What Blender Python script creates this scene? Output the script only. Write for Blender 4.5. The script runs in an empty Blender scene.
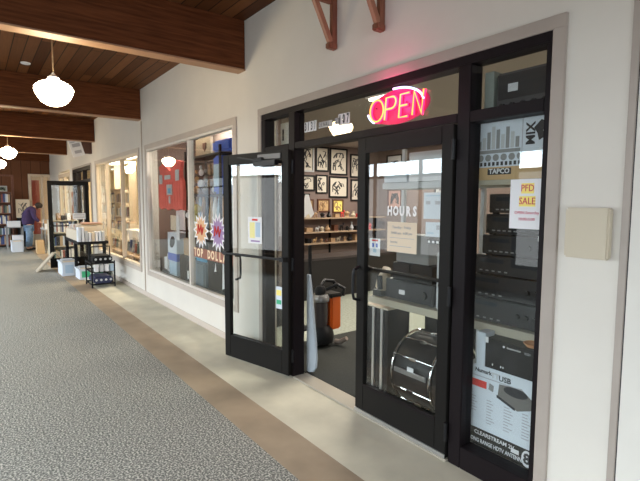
import bpy, bmesh, math, random
from mathutils import Vector, Matrix
random.seed(7)
S = bpy.context.scene
C = S.collection
PI = math.pi

# ---------------------------------------------------------------- camera
cam_data = bpy.data.cameras.new('camera')
cam_data.sensor_width = 36.0
cam_data.lens = 461.9 / 640 * 36.0
cam_data.clip_start = 0.05
cam = bpy.data.objects.new('camera', cam_data)
C.objects.link(cam)
fw = Vector((-0.79694919, 0.59812753, -0.08435304)).normalized()
rt = Vector((0.59996976, 0.80001109, 0.0043062)).normalized()
up = rt.cross(fw)
M4 = Matrix((rt, up, -fw)).transposed().to_4x4()
M4.translation = Vector((0, -2.3616, 1.655))
cam.matrix_world = M4
S.camera = cam

# ---------------------------------------------------------------- world and light
world = bpy.data.worlds.new('world')
S.world = world
world.use_nodes = True
wb = world.node_tree.nodes['Background']
wb.inputs['Color'].default_value = (0.80, 0.90, 1.0, 1)
wb.inputs['Strength'].default_value = 1.0

def area(name, loc, size, power, color, target):
    l = bpy.data.lights.new(name, 'AREA')
    l.shape = 'RECTANGLE'; l.size = size[0]; l.size_y = size[1]
    l.energy = power; l.color = color
    o = bpy.data.objects.new(name, l)
    o.location = loc
    o.rotation_euler = (Vector(target) - Vector(loc)).to_track_quat('-Z', 'Y').to_euler()
    C.objects.link(o)
    return o
DAY = (0.98, 0.98, 0.97)
FLU = (1.0, 0.93, 0.82)
area('sky_daylight', (-8.5, -9.2, 4.75), (32, 4.5), 6200, (0.80, 0.91, 1.0), (-8.5, 0, 4.75))        # bright sky seen through the windows across the corridor
area('street_daylight', (-8.5, -9.25, 1.2), (32, 2.5), 260, (1.0, 0.97, 0.92), (-8.5, 0, 1.2))   # paler light off the street below it
area('entrance_daylight', (6.5, -2.3, 1.4), (3.8, 2.4), 150, (0.84, 0.93, 1.0), (0, -2.3, 1.2))   # glazed entrance behind the camera
for (x, y) in ((-3.88, 1.6), (-6.6, 0.65), (-3.5, 4.2), (-6.6, 4.2), (-0.3, 3.4)):
    area('shop_tube_light', (x, y, 2.84), (1.15, 0.22), 62, FLU, (x, y, 0))
for (x, y) in ((-10.4, 1.2), (-13.4, 1.2), (-12.0, 4.0), (-16.0, 1.5), (-18.6, 2.2)):
    area('bookshop_tube_light', (x, y, 2.84), (1.6, 0.3), 120, (1.0, 0.84, 0.62), (x, y, 0))

S.view_settings.view_transform = 'Standard'
S.view_settings.look = 'None'
S.view_settings.gamma = 1
S.view_settings.use_curve_mapping = False
S.view_settings.exposure = 0.22

# ---------------------------------------------------------------- materials
MATS = {}
def mat(name, col, rough=0.6, metal=0.0, var=0.0, scale=20.0, emit=None, es=0.0, bump=0.0, stretch=(1, 1, 1), spec=0.5):
    if name in MATS: return MATS[name]
    m = bpy.data.materials.new(name); m.use_nodes = True
    nt = m.node_tree; b = nt.nodes['Principled BSDF']
    b.inputs['Base Color'].default_value = (*col, 1)
    b.inputs['Roughness'].default_value = rough
    b.inputs['Metallic'].default_value = metal
    b.inputs['Specular IOR Level'].default_value = spec
    if emit:
        b.inputs['Emission Color'].default_value = (*emit, 1)
        b.inputs['Emission Strength'].default_value = es
    if var or bump:
        tc = nt.nodes.new('ShaderNodeTexCoord'); mp = nt.nodes.new('ShaderNodeMapping')
        mp.inputs['Scale'].default_value = stretch
        nz = nt.nodes.new('ShaderNodeTexNoise'); nz.inputs['Scale'].default_value = scale
        nz.inputs['Detail'].default_value = 4
        nt.links.new(tc.outputs['Object'], mp.inputs['Vector']); nt.links.new(mp.outputs['Vector'], nz.inputs['Vector'])
        if var:
            r = nt.nodes.new('ShaderNodeValToRGB')
            r.color_ramp.elements[0].position = 0.3; r.color_ramp.elements[1].position = 0.7
            r.color_ramp.elements[0].color = (*[c * (1 - var) for c in col], 1)
            r.color_ramp.elements[1].color = (*[min(1, c * (1 + var)) for c in col], 1)
            nt.links.new(nz.outputs['Fac'], r.inputs['Fac']); nt.links.new(r.outputs['Color'], b.inputs['Base Color'])
        if bump:
            bp = nt.nodes.new('ShaderNodeBump'); bp.inputs['Strength'].default_value = bump; bp.inputs['Distance'].default_value = 0.01
            nt.links.new(nz.outputs['Fac'], bp.inputs['Height']); nt.links.new(bp.outputs['Normal'], b.inputs['Normal'])
    MATS[name] = m
    return m

def carpet_mat():
    m = mat('corridor_carpet', (0.2, 0.2, 0.2), 0.95, spec=0.1)
    nt = m.node_tree; b = nt.nodes['Principled BSDF']
    tc = nt.nodes.new('ShaderNodeTexCoord')
    n1 = nt.nodes.new('ShaderNodeTexNoise'); n1.inputs['Scale'].default_value = 80; n1.inputs['Detail'].default_value = 3
    n2 = nt.nodes.new('ShaderNodeTexNoise'); n2.inputs['Scale'].default_value = 0.9; n2.inputs['Detail'].default_value = 3
    r = nt.nodes.new('ShaderNodeValToRGB')
    e = r.color_ramp.elements
    e[0].position = 0.40; e[0].color = (0.14, 0.142, 0.128, 1)
    e[1].position = 0.62; e[1].color = (0.62, 0.60, 0.53, 1)
    k = e.new(0.52); k.color = (0.29, 0.288, 0.262, 1)
    mx = nt.nodes.new('ShaderNodeMix'); mx.data_type = 'RGBA'; mx.blend_type = 'MULTIPLY'
    r2 = nt.nodes.new('ShaderNodeValToRGB')
    r2.color_ramp.elements[0].color = (0.82, 0.82, 0.82, 1); r2.color_ramp.elements[1].color = (1, 1, 1, 1)
    mx.inputs[0].default_value = 1
    nt.links.new(tc.outputs['Object'], n1.inputs['Vector']); nt.links.new(tc.outputs['Object'], n2.inputs['Vector'])
    nt.links.new(n1.outputs['Fac'], r.inputs['Fac']); nt.links.new(n2.outputs['Fac'], r2.inputs['Fac'])
    nt.links.new(r.outputs['Color'], mx.inputs[6]); nt.links.new(r2.outputs['Color'], mx.inputs[7])
    nt.links.new(mx.outputs[2], b.inputs['Base Color'])
    return m

def plank_mat(name, c1, c2, gap, width, length, rot=0.0, rough=0.5):
    m = mat(name, c1, rough, spec=0.1)
    nt = m.node_tree; b = nt.nodes['Principled BSDF']
    tc = nt.nodes.new('ShaderNodeTexCoord'); mp = nt.nodes.new('ShaderNodeMapping')
    if rot == 'wall': mp.inputs['Rotation'].default_value = (0, PI / 2, 0)
    br = nt.nodes.new('ShaderNodeTexBrick')
    br.inputs['Scale'].default_value = 1.0
    br.inputs['Brick Width'].default_value = length; br.inputs['Row Height'].default_value = width
    br.inputs['Mortar Size'].default_value = 0.006
    br.inputs['Color1'].default_value = (*c1, 1); br.inputs['Color2'].default_value = (*c2, 1); br.inputs['Mortar'].default_value = (*gap, 1)
    nz = nt.nodes.new('ShaderNodeTexNoise'); nz.inputs['Scale'].default_value = 6; nz.inputs['Detail'].default_value = 5
    m2 = nt.nodes.new('ShaderNodeMapping'); m2.inputs['Scale'].default_value = (0.6, 14, 14) if rot != 'wall' else (14, 14, 0.6)
    mx = nt.nodes.new('ShaderNodeMix'); mx.data_type = 'RGBA'; mx.blend_type = 'MULTIPLY'; mx.inputs[0].default_value = 0.7
    nt.links.new(tc.outputs['Object'], mp.inputs['Vector']); nt.links.new(mp.outputs['Vector'], br.inputs['Vector'])
    nt.links.new(tc.outputs['Object'], m2.inputs['Vector']); nt.links.new(m2.outputs['Vector'], nz.inputs['Vector'])
    r = nt.nodes.new('ShaderNodeValToRGB'); r.color_ramp.elements[0].color = (0.5, 0.5, 0.5, 1); r.color_ramp.elements[0].position = 0.3
    nt.links.new(nz.outputs['Fac'], r.inputs['Fac'])
    nt.links.new(br.outputs['Color'], mx.inputs[6]); nt.links.new(r.outputs['Color'], mx.inputs[7])
    nt.links.new(mx.outputs[2], b.inputs['Base Color'])
    return m

def glass_mat():
    m = bpy.data.materials.new('window_glass'); m.use_nodes = True
    nt = m.node_tree; nt.nodes.clear()
    out = nt.nodes.new('ShaderNodeOutputMaterial'); mx = nt.nodes.new('ShaderNodeMixShader')
    tr = nt.nodes.new('ShaderNodeBsdfTransparent'); tr.inputs['Color'].default_value = (0.95, 0.965, 0.955, 1)
    gl = nt.nodes.new('ShaderNodeBsdfGlossy'); gl.inputs['Roughness'].default_value = 0.0
    fr = nt.nodes.new('ShaderNodeFresnel'); fr.inputs['IOR'].default_value = 1.52
    ge = nt.nodes.new('ShaderNodeNewGeometry'); mr = nt.nodes.new('ShaderNodeMapRange')   # both faces of the pane reflect alike
    mr.inputs['To Min'].default_value = 1.52; mr.inputs['To Max'].default_value = 1 / 1.52
    nt.links.new(ge.outputs['Backfacing'], mr.inputs['Value']); nt.links.new(mr.outputs['Result'], fr.inputs['IOR'])
    nt.links.new(fr.outputs['Fac'], mx.inputs['Fac'])
    nt.links.new(tr.outputs[0], mx.inputs[1]); nt.links.new(gl.outputs[0], mx.inputs[2]); nt.links.new(mx.outputs[0], out.inputs['Surface'])
    MATS['window_glass'] = m
    return m

GLASS = glass_mat()
CARPET = carpet_mat()
PLASTER = mat('cream_plaster', (0.70, 0.66, 0.595), 0.85, var=0.025, scale=3, bump=0.10)
PLASTER2 = mat('smooth_plaster', (0.72, 0.69, 0.63), 0.8, var=0.02, scale=3)
TRIM2 = mat('pale_taupe_trim', (0.50, 0.43, 0.37), 0.55, var=0.05, scale=5)
TRIM = mat('taupe_trim', (0.40, 0.345, 0.30), 0.55, var=0.05, scale=5)
CREAMWOOD = mat('cream_wood', (0.68, 0.56, 0.42), 0.5, var=0.06, scale=5)
BASEB = mat('pinkish_base', (0.56, 0.48, 0.41), 0.6)
BROWNSTRIP = mat('brown_floor_tile', (0.32, 0.245, 0.165), 0.7, var=0.16, scale=3)
CONCRETE = mat('worn_concrete', (0.56, 0.525, 0.41), 0.65, var=0.16, scale=2.2, bump=0.03)
DARKWOOD = mat('dark_beam_wood', (0.115, 0.038, 0.014), 0.6, var=0.35, scale=5, stretch=(10, 0.6, 10), spec=0.08)
MIDWOOD = mat('bracket_wood', (0.20, 0.075, 0.04), 0.5, var=0.3, scale=6, stretch=(8, 8, 1))
CEIL = plank_mat('ceiling_planks', (0.10, 0.036, 0.014), (0.24, 0.10, 0.04), (0.02, 0.008, 0.004), 0.135, 2.6)
PANEL = plank_mat('end_wall_planks', (0.19, 0.075, 0.035), (0.24, 0.10, 0.05), (0.05, 0.02, 0.01), 0.3, 9.0, 'wall')
FRAME = mat('bronze_aluminium', (0.009, 0.006, 0.007), 0.5, 0.0, spec=0.15)
DARKF = mat('door_bronze', (0.010, 0.009, 0.008), 0.5, 0.0, spec=0.15)
STEEL = mat('brushed_steel', (0.62, 0.62, 0.62), 0.3, 0.9)
CHROME = mat('chrome', (0.8, 0.8, 0.8), 0.12, 1.0)
BLACK = mat('black_plastic', (0.011, 0.011, 0.012), 0.4, spec=0.3)
MATTE = mat('matte_black', (0.013, 0.013, 0.014), 0.8, spec=0.2)
GREYD = mat('charcoal_plastic', (0.02, 0.019, 0.021), 0.55, spec=0.3)
GREY = mat('mid_grey', (0.26, 0.26, 0.26), 0.6)
LGREY = mat('light_grey', (0.52, 0.53, 0.54), 0.5)
WHITE = mat('white_paper', (0.80, 0.80, 0.82), 0.7)
COOLW = mat('pale_blue_white', (0.66, 0.71, 0.78), 0.6)
MANILA = mat('cream_paper', (0.74, 0.62, 0.47), 0.8)
BEIGE = mat('beige_plastic', (0.56, 0.49, 0.37), 0.5)
BEIGESH = mat('beige_shelf', (0.44, 0.40, 0.31), 0.6)
RED = mat('jersey_red', (0.88, 0.15, 0.12), 0.8, var=0.1, scale=9)
REDF = mat('flat_red', (0.65, 0.05, 0.04), 0.6)
BLUE = mat('box_blue', (0.04, 0.11, 0.52), 0.5)
CYAN = mat('bag_cyan', (0.09, 0.42, 0.66), 0.5)
LBLUE = mat('cloth_pale_blue', (0.45, 0.58, 0.70), 0.7)
GREEN = mat('sticker_green', (0.05, 0.42, 0.22), 0.6)
YELLOW = mat('highlight_yellow', (0.95, 0.80, 0.22), 0.7)
ORANGE = mat('vacuum_orange', (0.75, 0.13, 0.015), 0.4)
PURPLE = mat('hoodie_purple', (0.045, 0.025, 0.085), 0.9, var=0.15, scale=8)
PURP2 = mat('burst_purple', (0.34, 0.22, 0.42), 0.6)
ORBURST = mat('burst_orange', (0.72, 0.42, 0.22), 0.6)
DENIM = mat('denim', (0.16, 0.25, 0.38), 0.9, var=0.25, scale=14)
SKIN = mat('skin', (0.62, 0.36, 0.25), 0.6)
HAIR = mat('hair_dark', (0.03, 0.018, 0.012), 0.7)
CARD = mat('cardboard', (0.42, 0.27, 0.15), 0.8)
TAN = mat('tan_paper', (0.60, 0.40, 0.20), 0.7)
INK = mat('ink_black', (0.03, 0.03, 0.035), 0.7)
INKR = mat('ink_red', (0.60, 0.05, 0.12), 0.7)
INKG = mat('ink_grey', (0.42, 0.42, 0.46), 0.7)
BROWN = mat('walnut_wood', (0.11, 0.04, 0.02), 0.5, var=0.25, scale=6, stretch=(1, 8, 8))
SHOPC = mat('shop_ceiling_tile', (0.42, 0.36, 0.32), 0.8)
PEG = mat('shop_pegboard', (0.23, 0.17, 0.15), 0.8)
SHOPCARPET = mat('shop_carpet', (0.33, 0.35, 0.29), 0.95, var=0.18, scale=30)
MATD = mat('door_mat', (0.028, 0.03, 0.026), 0.95, var=0.2, scale=60)
WARMW = mat('bookshop_wall', (0.75, 0.62, 0.42), 0.8)
LAMP = mat('opal_glass_lit', (0.9, 0.88, 0.8), 0.3, emit=(1.0, 0.80, 0.50), es=44.0)
TUBE = mat('fluorescent_diffuser', (0.9, 0.9, 0.85), 0.4, emit=(1.0, 0.92, 0.78), es=5.0)
NEON = mat('neon_orange', (0.9, 0.3, 0.1), 0.4, emit=(1.0, 0.40, 0.05), es=1.7)
HALOR = mat('halo_red', (0.8, 0.05, 0.1), 0.4, emit=(1.0, 0.012, 0.09), es=3.0)
NEONB = mat('neon_blue', (0.6, 0.7, 0.9), 0.4, emit=(0.50, 0.62, 1.0), es=1.8)
BOOKM = [mat('book_cover', c, 0.6) for c in [(0, 0, 0)]][:0]
for nm, c in (('cover_red', (0.26, 0.08, 0.06)), ('cover_navy', (0.04, 0.07, 0.2)), ('cover_white', (0.72, 0.7, 0.66)), ('cover_tan', (0.45, 0.33, 0.2)),
              ('cover_green', (0.10, 0.15, 0.13)), ('cover_grey', (0.3, 0.3, 0.32)), ('cover_black', (0.03, 0.03, 0.035)), ('cover_pale_blue', (0.42, 0.5, 0.6)), ('cover_cream', (0.65, 0.58, 0.45))):
    BOOKM.append(mat(nm, c, 0.6))

# ---------------------------------------------------------------- mesh helpers
class MB:
    def __init__(s): s.bm = bmesh.new()
    def box(s, x0, x1, y0, y1, z0, z1, M=None):
        v = [Vector((x, y, z)) for x in (x0, x1) for y in (y0, y1) for z in (z0, z1)]
        if M: v = [M @ a for a in v]
        v = [s.bm.verts.new(a) for a in v]
        for f in ((0, 1, 3, 2), (4, 6, 7, 5), (0, 4, 5, 1), (2, 3, 7, 6), (0, 2, 6, 4), (1, 5, 7, 3)):
            s.bm.faces.new([v[i] for i in f])
        return s
    def bar(s, a, b, w, d, upv=(0, 0, 1)):
        a = Vector(a); b = Vector(b); t = (b - a).normalized(); u = Vector(upv)
        if abs(t.dot(u)) > .98: u = Vector((0, 1, 0))
        n = t.cross(u).normalized(); m = n.cross(t).normalized()
        v = []
        for p in (a, b):
            for i, j in ((-1, -1), (1, -1), (1, 1), (-1, 1)): v.append(s.bm.verts.new(p + n * w / 2 * i + m * d / 2 * j))
        for f in ((0, 3, 2, 1), (4, 5, 6, 7), (0, 1, 5, 4), (1, 2, 6, 5), (2, 3, 7, 6), (3, 0, 4, 7)): s.bm.faces.new([v[i] for i in f])
        return s
    def tube(s, pts, r, n=10, closed=False):
        pts = [Vector(p) for p in pts]; rings = []; N = len(pts); prev = None
        for i, p in enumerate(pts):
            if closed: t = pts[(i + 1) % N] - pts[i - 1]
            else: t = pts[min(i + 1, N - 1)] - pts[max(i - 1, 0)]
            t.normalize()
            if prev is None:
                a = Vector((0, 0, 1)) if abs(t.z) < .9 else Vector((0, 1, 0))
                nn = t.cross(a).normalized()
            else: nn = (prev - t * prev.dot(t)).normalized()
            prev = nn; bb = t.cross(nn)
            rr = r[i] if isinstance(r, (list, tuple)) else r
            rings.append([s.bm.verts.new(p + nn * math.cos(2 * PI * k / n) * rr + bb * math.sin(2 * PI * k / n) * rr) for k in range(n)])
        for i in range(N if closed else N - 1):
            A, B = rings[i], rings[(i + 1) % N]
            for k in range(n): s.bm.faces.new((A[k], A[(k + 1) % n], B[(k + 1) % n], B[k]))
        if not closed: s.bm.faces.new(rings[0][::-1]); s.bm.faces.new(rings[-1])
        return s
    def lathe(s, prof, c=(0, 0, 0), n=24, M=None):
        rings = []
        for r, z in prof:
            ring = []
            for k in range(n):
                v = Vector((r * math.cos(2 * PI * k / n), r * math.sin(2 * PI * k / n), z))
                v = (M @ v if M else v) + Vector(c)
                ring.append(s.bm.verts.new(v))
            rings.append(ring)
        for A, B in zip(rings, rings[1:]):
            for k in range(n): s.bm.faces.new((A[k], A[(k + 1) % n], B[(k + 1) % n], B[k]))
        s.bm.faces.new(rings[0][::-1]); s.bm.faces.new(rings[-1])
        return s
    def prism(s, poly, t, origin, ux, uy, un):
        o, ux, uy, un = Vector(origin), Vector(ux), Vector(uy), Vector(un)
        A = [s.bm.verts.new(o + ux * a + uy * b) for a, b in poly]; B = [s.bm.verts.new(o + ux * a + uy * b + un * t) for a, b in poly]
        s.bm.faces.new(A); s.bm.faces.new(B[::-1]); n = len(A)
        for k in range(n): s.bm.faces.new((A[k], B[k], B[(k + 1) % n], A[(k + 1) % n]))
        return s
    def ball(s, c, r, sc=(1, 1, 1), n=14):
        r0 = bmesh.ops.create_uvsphere(s.bm, u_segments=n, v_segments=max(6, n // 2), radius=r)
        for v in r0['verts']: v.co = Vector((v.co.x * sc[0], v.co.y * sc[1], v.co.z * sc[2])) + Vector(c)
        return s
    def build(s, name, m, parent=None, bevel=0.0, smooth=False, kind=None, label=None, local=False):
        bm = s.bm
        bmesh.ops.recalc_face_normals(bm, faces=bm.faces)
        if bevel: bmesh.ops.bevel(bm, geom=[e for e in bm.edges if len(e.link_faces) == 2 and e.calc_face_angle(0) > .6], offset=bevel, segments=2, affect='EDGES', clamp_overlap=True)
        if parent is None:
            xs = [v.co.x for v in bm.verts]; ys = [v.co.y for v in bm.verts]; zs = [v.co.z for v in bm.verts]
            off = Vector(((min(xs) + max(xs)) / 2, (min(ys) + max(ys)) / 2, min(zs)))
            if kind == 'structure': off = Vector((0, 0, 0))
            loc = off
        else:
            off = Vector((0, 0, 0)) if local else world_loc(parent); loc = Vector((0, 0, 0))
        if off.length: bmesh.ops.translate(bm, verts=bm.verts, vec=-off)
        me = bpy.data.meshes.new(name); bm.to_mesh(me); bm.free()
        me.materials.append(m)
        if smooth:
            for p in me.polygons: p.use_smooth = True
            me.set_sharp_from_angle(angle=0.7)
        o = bpy.data.objects.new(name, me); C.objects.link(o); o.location = loc
        if parent: o.parent = parent
        if kind: o['kind'] = kind
        if label: o['label'] = label
        return o

def world_loc(o):
    v = Vector(o.location); p = o.parent
    while p: v = v + Vector(p.location); p = p.parent
    return v
def tag(o, label, cat, group=None, kind=None):
    o['label'] = label; o['category'] = cat
    if group: o['group'] = group
    if kind: o['kind'] = kind
    return o
def thing(name, label, cat, loc, group=None, rz=0.0):
    o = bpy.data.objects.new(name, None); o.empty_display_size = 0.1
    C.objects.link(o); o.location = loc; o.rotation_euler = (0, 0, rz)
    return tag(o, label, cat, group)
def copy_tree(o, loc=None, label=None):
    def rec(a, par):
        c = a.copy(); C.objects.link(c); c.parent = par
        for ch in [x for x in S.objects if x.parent == a]: rec(ch, c)
        return c
    c = rec(o, None)
    if loc is not None: c.location = loc
    if label: c['label'] = label
    return c
FONTN = {}
def text(body, size, loc, m, parent, name='lettering', face='-y', spacing=1.0, rot=0.0, sx=1.0, depth=0.0006, align='CENTER', local=False, bold=0.0):
    cu = bpy.data.curves.new('t', 'FONT'); cu.body = body; cu.size = size; cu.extrude = depth; cu.align_x = align; cu.align_y = 'CENTER'
    cu.space_character = spacing; cu.resolution_u = 2; cu.offset = bold
    t = bpy.data.objects.new('t', cu); C.objects.link(t)
    dg = bpy.context.evaluated_depsgraph_get()
    me = bpy.data.meshes.new_from_object(t.evaluated_get(dg))
    bpy.data.objects.remove(t); 
    base = {'-y': Matrix.Rotation(PI / 2, 4, 'X'), '+x': Matrix.Rotation(PI / 2, 4, 'Z') @ Matrix.Rotation(PI / 2, 4, 'X')}[face]
    Mx = base @ Matrix.Rotation(rot, 4, 'Z') @ Matrix.Diagonal((sx, 1, 1, 1))
    off = Vector(loc) - (Vector((0, 0, 0)) if (local or parent is None) else world_loc(parent))
    me.transform(Matrix.Translation(off) @ Mx)
    me.name = name; me.materials.clear(); me.materials.append(m)
    o = bpy.data.objects.new(name, me); C.objects.link(o)
    if parent: o.parent = parent
    return o
def struct(name, mb, m, parent=None, **k): return mb.build(name, m, parent, kind='structure' if parent is None else None, **k)
def arc(cx, cz, rx, rz_, a0, a1, n, y):
    return [(cx + rx * math.cos(math.radians(a0 + (a1 - a0) * i / n)), y, cz + rz_ * math.sin(math.radians(a0 + (a1 - a0) * i / n))) for i in range(n + 1)]

# ---------------------------------------------------------------- the room
X0, X1, YL = -20.0, 5.4, -5.4
struct('floor', MB().box(X0, X1, YL, -0.882, -0.1, 0.0), CARPET)
struct('floor_border', MB().box(X0, X1, -0.882, -0.573, -0.1, 0.0), BROWNSTRIP)
struct('floor_walkway', MB().box(X0, X1, -0.573, 0.0, -0.1, 0.0), CONCRETE)
struct('ceiling', MB().box(X0, X1, YL, 0.0, 3.53, 3.63), CEIL)
# storefront wall with its openings
T = 0.2
ZT = 2.50
w = MB()
w.box(X0, X1, 0, T, 2.576, 3.53)
for a, b in ((X0, -17.75), (-15.6, -15.08), (-12.45, -12.0), (-8.4, -8.05), (-4.67, -4.184), (-1.14, X1)): w.box(a, b, 0, T, -0.1, 2.576)
for a, b in ((-17.75, -15.6), (-12.0, -8.4), (-8.05, -4.67)): w.box(a, b, 0, T, -0.1, 0.39)
struct('wall_right', w, PLASTER)
struct('trim_joint', MB().box(-8.232, -8.208, -0.012, 0.0, 0.08, 3.0), mat('joint_strip', (0.42, 0.34, 0.27), 0.7))
b = MB()
for a, c in ((X0, -15.08), (-12.45, -4.67), (-4.67, -4.184), (-1.14, -0.858)): b.box(a, c, -0.012, 0.0, 0.0, 0.075)
struct('baseboard_right', b, BASEB)
# end wall, opposite wall with its windows, wall behind the camera
e = MB(); e.box(X0 - .15, X0, YL, -0.66, -0.1, 3.53); e.box(X0 - .15, X0, -0.66, 0.0, 2.57, 3.53); e.box(X0 - .15, X0, -0.66, 0.0, -0.1, 0.0)
struct('wall_end', e, PANEL)
o = MB(); o.box(X0, X1, YL - .15, YL, -0.1, 0.45); o.box(X0, X1, YL - .15, YL, 2.62, 3.53)
edges = [X0] + [v for x in (-17.5, -12.5, -7.5, -2.5, 2.5) for v in (x - 2.15, x + 2.15)] + [X1]
for a, c in zip(edges[::2], edges[1::2]): o.box(a, c, YL - .15, YL, 0.45, 2.62)
struct('wall_left', o, mat('opposite_wall_tan', (.33, .25, .18), .8))
for i, x in enumerate((-17.5, -12.5, -7.5, -2.5, 2.5)):
    f = MB()
    for z in (0.45, 2.2, 2.56): f.box(x - 2.15, x + 2.15, YL - .1, YL - .04, z, z + .06)
    for q in (-2.15, -0.74, 0.68, 2.09): f.box(x + q, x + q + .06, YL - .1, YL - .04, 0.51, 2.56)
    wf = struct('window_%d' % (10 + i), f, FRAME)
r = MB(); r.box(X1, X1 + .15, YL, -4.3, -0.1, 3.53); r.box(X1, X1 + .15, -0.4, 0.2, -0.1, 3.53); r.box(X1, X1 + .15, -4.3, -0.4, 2.7, 3.53); r.box(X1, X1 + .15, -4.3, -0.4, -0.1, 0.05)
struct('wall_back', r, MATS['opposite_wall_tan'])
f = MB()
for y in (-4.3, -3.03, -1.73, -0.46): f.box(X1 + .03, X1 + .1, y, y + .06, 0.05, 2.7)
f.box(X1 + .03, X1 + .1, -4.3, -0.4, 2.1, 2.16)
struct('door_9', f, FRAME)
# ceiling beams
for x in (-0.72, -4.47, -8.24, -11.95, -15.9):
    struct('ceiling_beam', MB().box(x - 0.15, x, YL, 0.0, 3.035, 3.53), DARKWOOD, bevel=0.008)
    struct('ceiling_beam_lit_underside', MB().box(x - 0.155, x + 0.005, YL, 0.0, 3.02, 3.034), mat('beam_bounce_light', (0.40, 0.22, 0.12), 0.5))  # beam underside lit by bounce, painted in as a paler strip
struct('ceiling_rafter', MB().box(X0, X0 + .12, YL, 0.0, 3.08, 3.53), DARKWOOD)
struct('trim_wall_end', MB().box(X0, X0 + .03, -1.22, -1.14, 0, 2.5).box(X0, X0 + .03, -3.0, -1.14, 2.5, 2.56), MIDWOOD)

# trims around the openings
def trim_frame(name, x0, x1, z0, z1, wd, m, bottom=True, y0=-0.018, y1=0.03):
    t = MB()
    t.box(x0, x1, y0, y1, z1 - wd, z1)
    t.box(x0, x0 + wd, y0, y1, z0, z1 - wd); t.box(x1 - wd, x1, y0, y1, z0, z1 - wd)
    if bottom: t.box(x0 + wd, x1 - wd, y0, y1, z0, z0 + wd)
    return struct(name, t, m, bevel=0.003)
trim_frame('trim_1', -4.184, -1.14, 0.0, 2.576, 0.066, TRIM, bottom=False)
trim_frame('trim_2', -8.05, -4.67, 0.39, 2.576, 0.075, TRIM2)
trim_frame('trim_3', -12.0, -8.4, 0.39, 2.576, 0.075, TRIM2)
trim_frame('trim_4', -15.08, -12.45, 0.0, 2.576, 0.05, TRIM, bottom=False)
trim_frame('trim_5', -17.75, -15.6, 0.39, 2.50, 0.075, CREAMWOOD)
struct('trim_6', MB().box(-0.858, -0.824, -0.008, 0.0, 0.0, 3.53), TRIM, bevel=0.003)
struct('trim_7', MB().box(-0.824, -0.818, -0.004, 0.0, 0.0, 3.53), GREYD)
struct('wall_panel', MB().box(-0.818, 1.2, -0.008, 0.0, 0.0, 3.53), PLASTER2)

# ---------------------------------------------------------------- entrance storefront
FY0, FY1 = -0.012, 0.10
XA, XB = -4.118, -1.206
fr = MB()
fr.box(XA, XB, FY0, FY1, 2.455, 2.51)                       # head
fr.box(XA, XA + .07, FY0, FY1, 0.0, 2.455)                   # left stile
fr.box(-3.62, -3.52, FY0, FY1, 0.0, 2.455)                   # mullion with hinges
fr.box(-1.765, -1.675, FY0, FY1, 0.0, 2.455)                 # mullion right of the doors
fr.box(XB - .03, XB, FY0, FY1, 0.0, 2.455)                   # right stile
fr.box(-3.52, -1.765, FY0, FY1, 2.13, 2.185)                 # transom bar
fr.box(-1.675, XB - .03, FY0, FY1, 2.12, 2.185)
fr.box(-1.675, XB - .03, FY0, FY1, 0.0, 0.14)
fr.box(XA + .07, -3.62, FY0, FY1, 2.12, 2.185)
fr.box(XA + .07, -3.62, FY0, FY1, 0.0, 0.14)
sf = struct('window_1', fr, FRAME, bevel=0.004)
def pane(x0, x1, z0, z1, parent, y=0.04): return MB().box(x0, x1, y, y + .006, z0, z1).build('pane', GLASS, parent)
for a in ((-4.048, -3.62, 2.185, 2.455), (-4.048, -3.62, 0.14, 2.12), (-3.52, -1.765, 2.185, 2.455), (-1.675, -1.236, 2.185, 2.455), (-1.675, -1.236, 0.14, 2.12)):
    pane(a[0], a[1], a[2], a[3], sf)
struct('door_sill', MB().box(-3.52, -1.765, -0.03, 0.13, 0.0, 0.018), mat('worn_sill', (0.42, 0.38, 0.31), 0.5, 0.3), bevel=0.004)

# door leaves, built in their own frame: hinge at x=0, leaf runs to -x; outer face towards -y
def leaf(name, parent_loc, rz, W=0.87, H=2.10, hs=1, closer=False, pull=True, m=DARKF):
    e_ = bpy.data.objects.new(name, None); C.objects.link(e_); e_.location = parent_loc; e_.rotation_euler = (0, 0, rz); e_['kind'] = 'structure'
    L = lambda a, b: (min(hs * a, hs * b), max(hs * a, hs * b))
    f = MB(); st = 0.088; t0, t1 = -0.022, 0.022
    for a, b_ in (((0, st)), ((W - st, W))): f.box(*L(a, b_), t0, t1, 0.0, H)
    f.box(*L(st, W - st), t0, t1, H - .10, H); f.box(*L(st, W - st), t0, t1, 0.0, 0.235)
    f.build('door_frame', m, e_, bevel=0.003, local=True)
    MB().box(*L(st - .005, W - st + .005), -0.003, 0.003, .23, H - .095).build('pane', GLASS, e_, local=True)
    g = MB()
    for z in (0.22, H - .112):
        g.box(*L(st, W - st), t0 - .004, t0, z, z + .02)
    g.build('glazing_bead', FRAME, e_, local=True)
    for z in (0.18, 1.05, 1.95):
        MB().tube([(hs * -.004, t0 - .006, z - .06), (hs * -.004, t0 - .006, z + .06)], 0.012, 10).build('hinge', BLACK, e_, local=True)
    return e_
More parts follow.
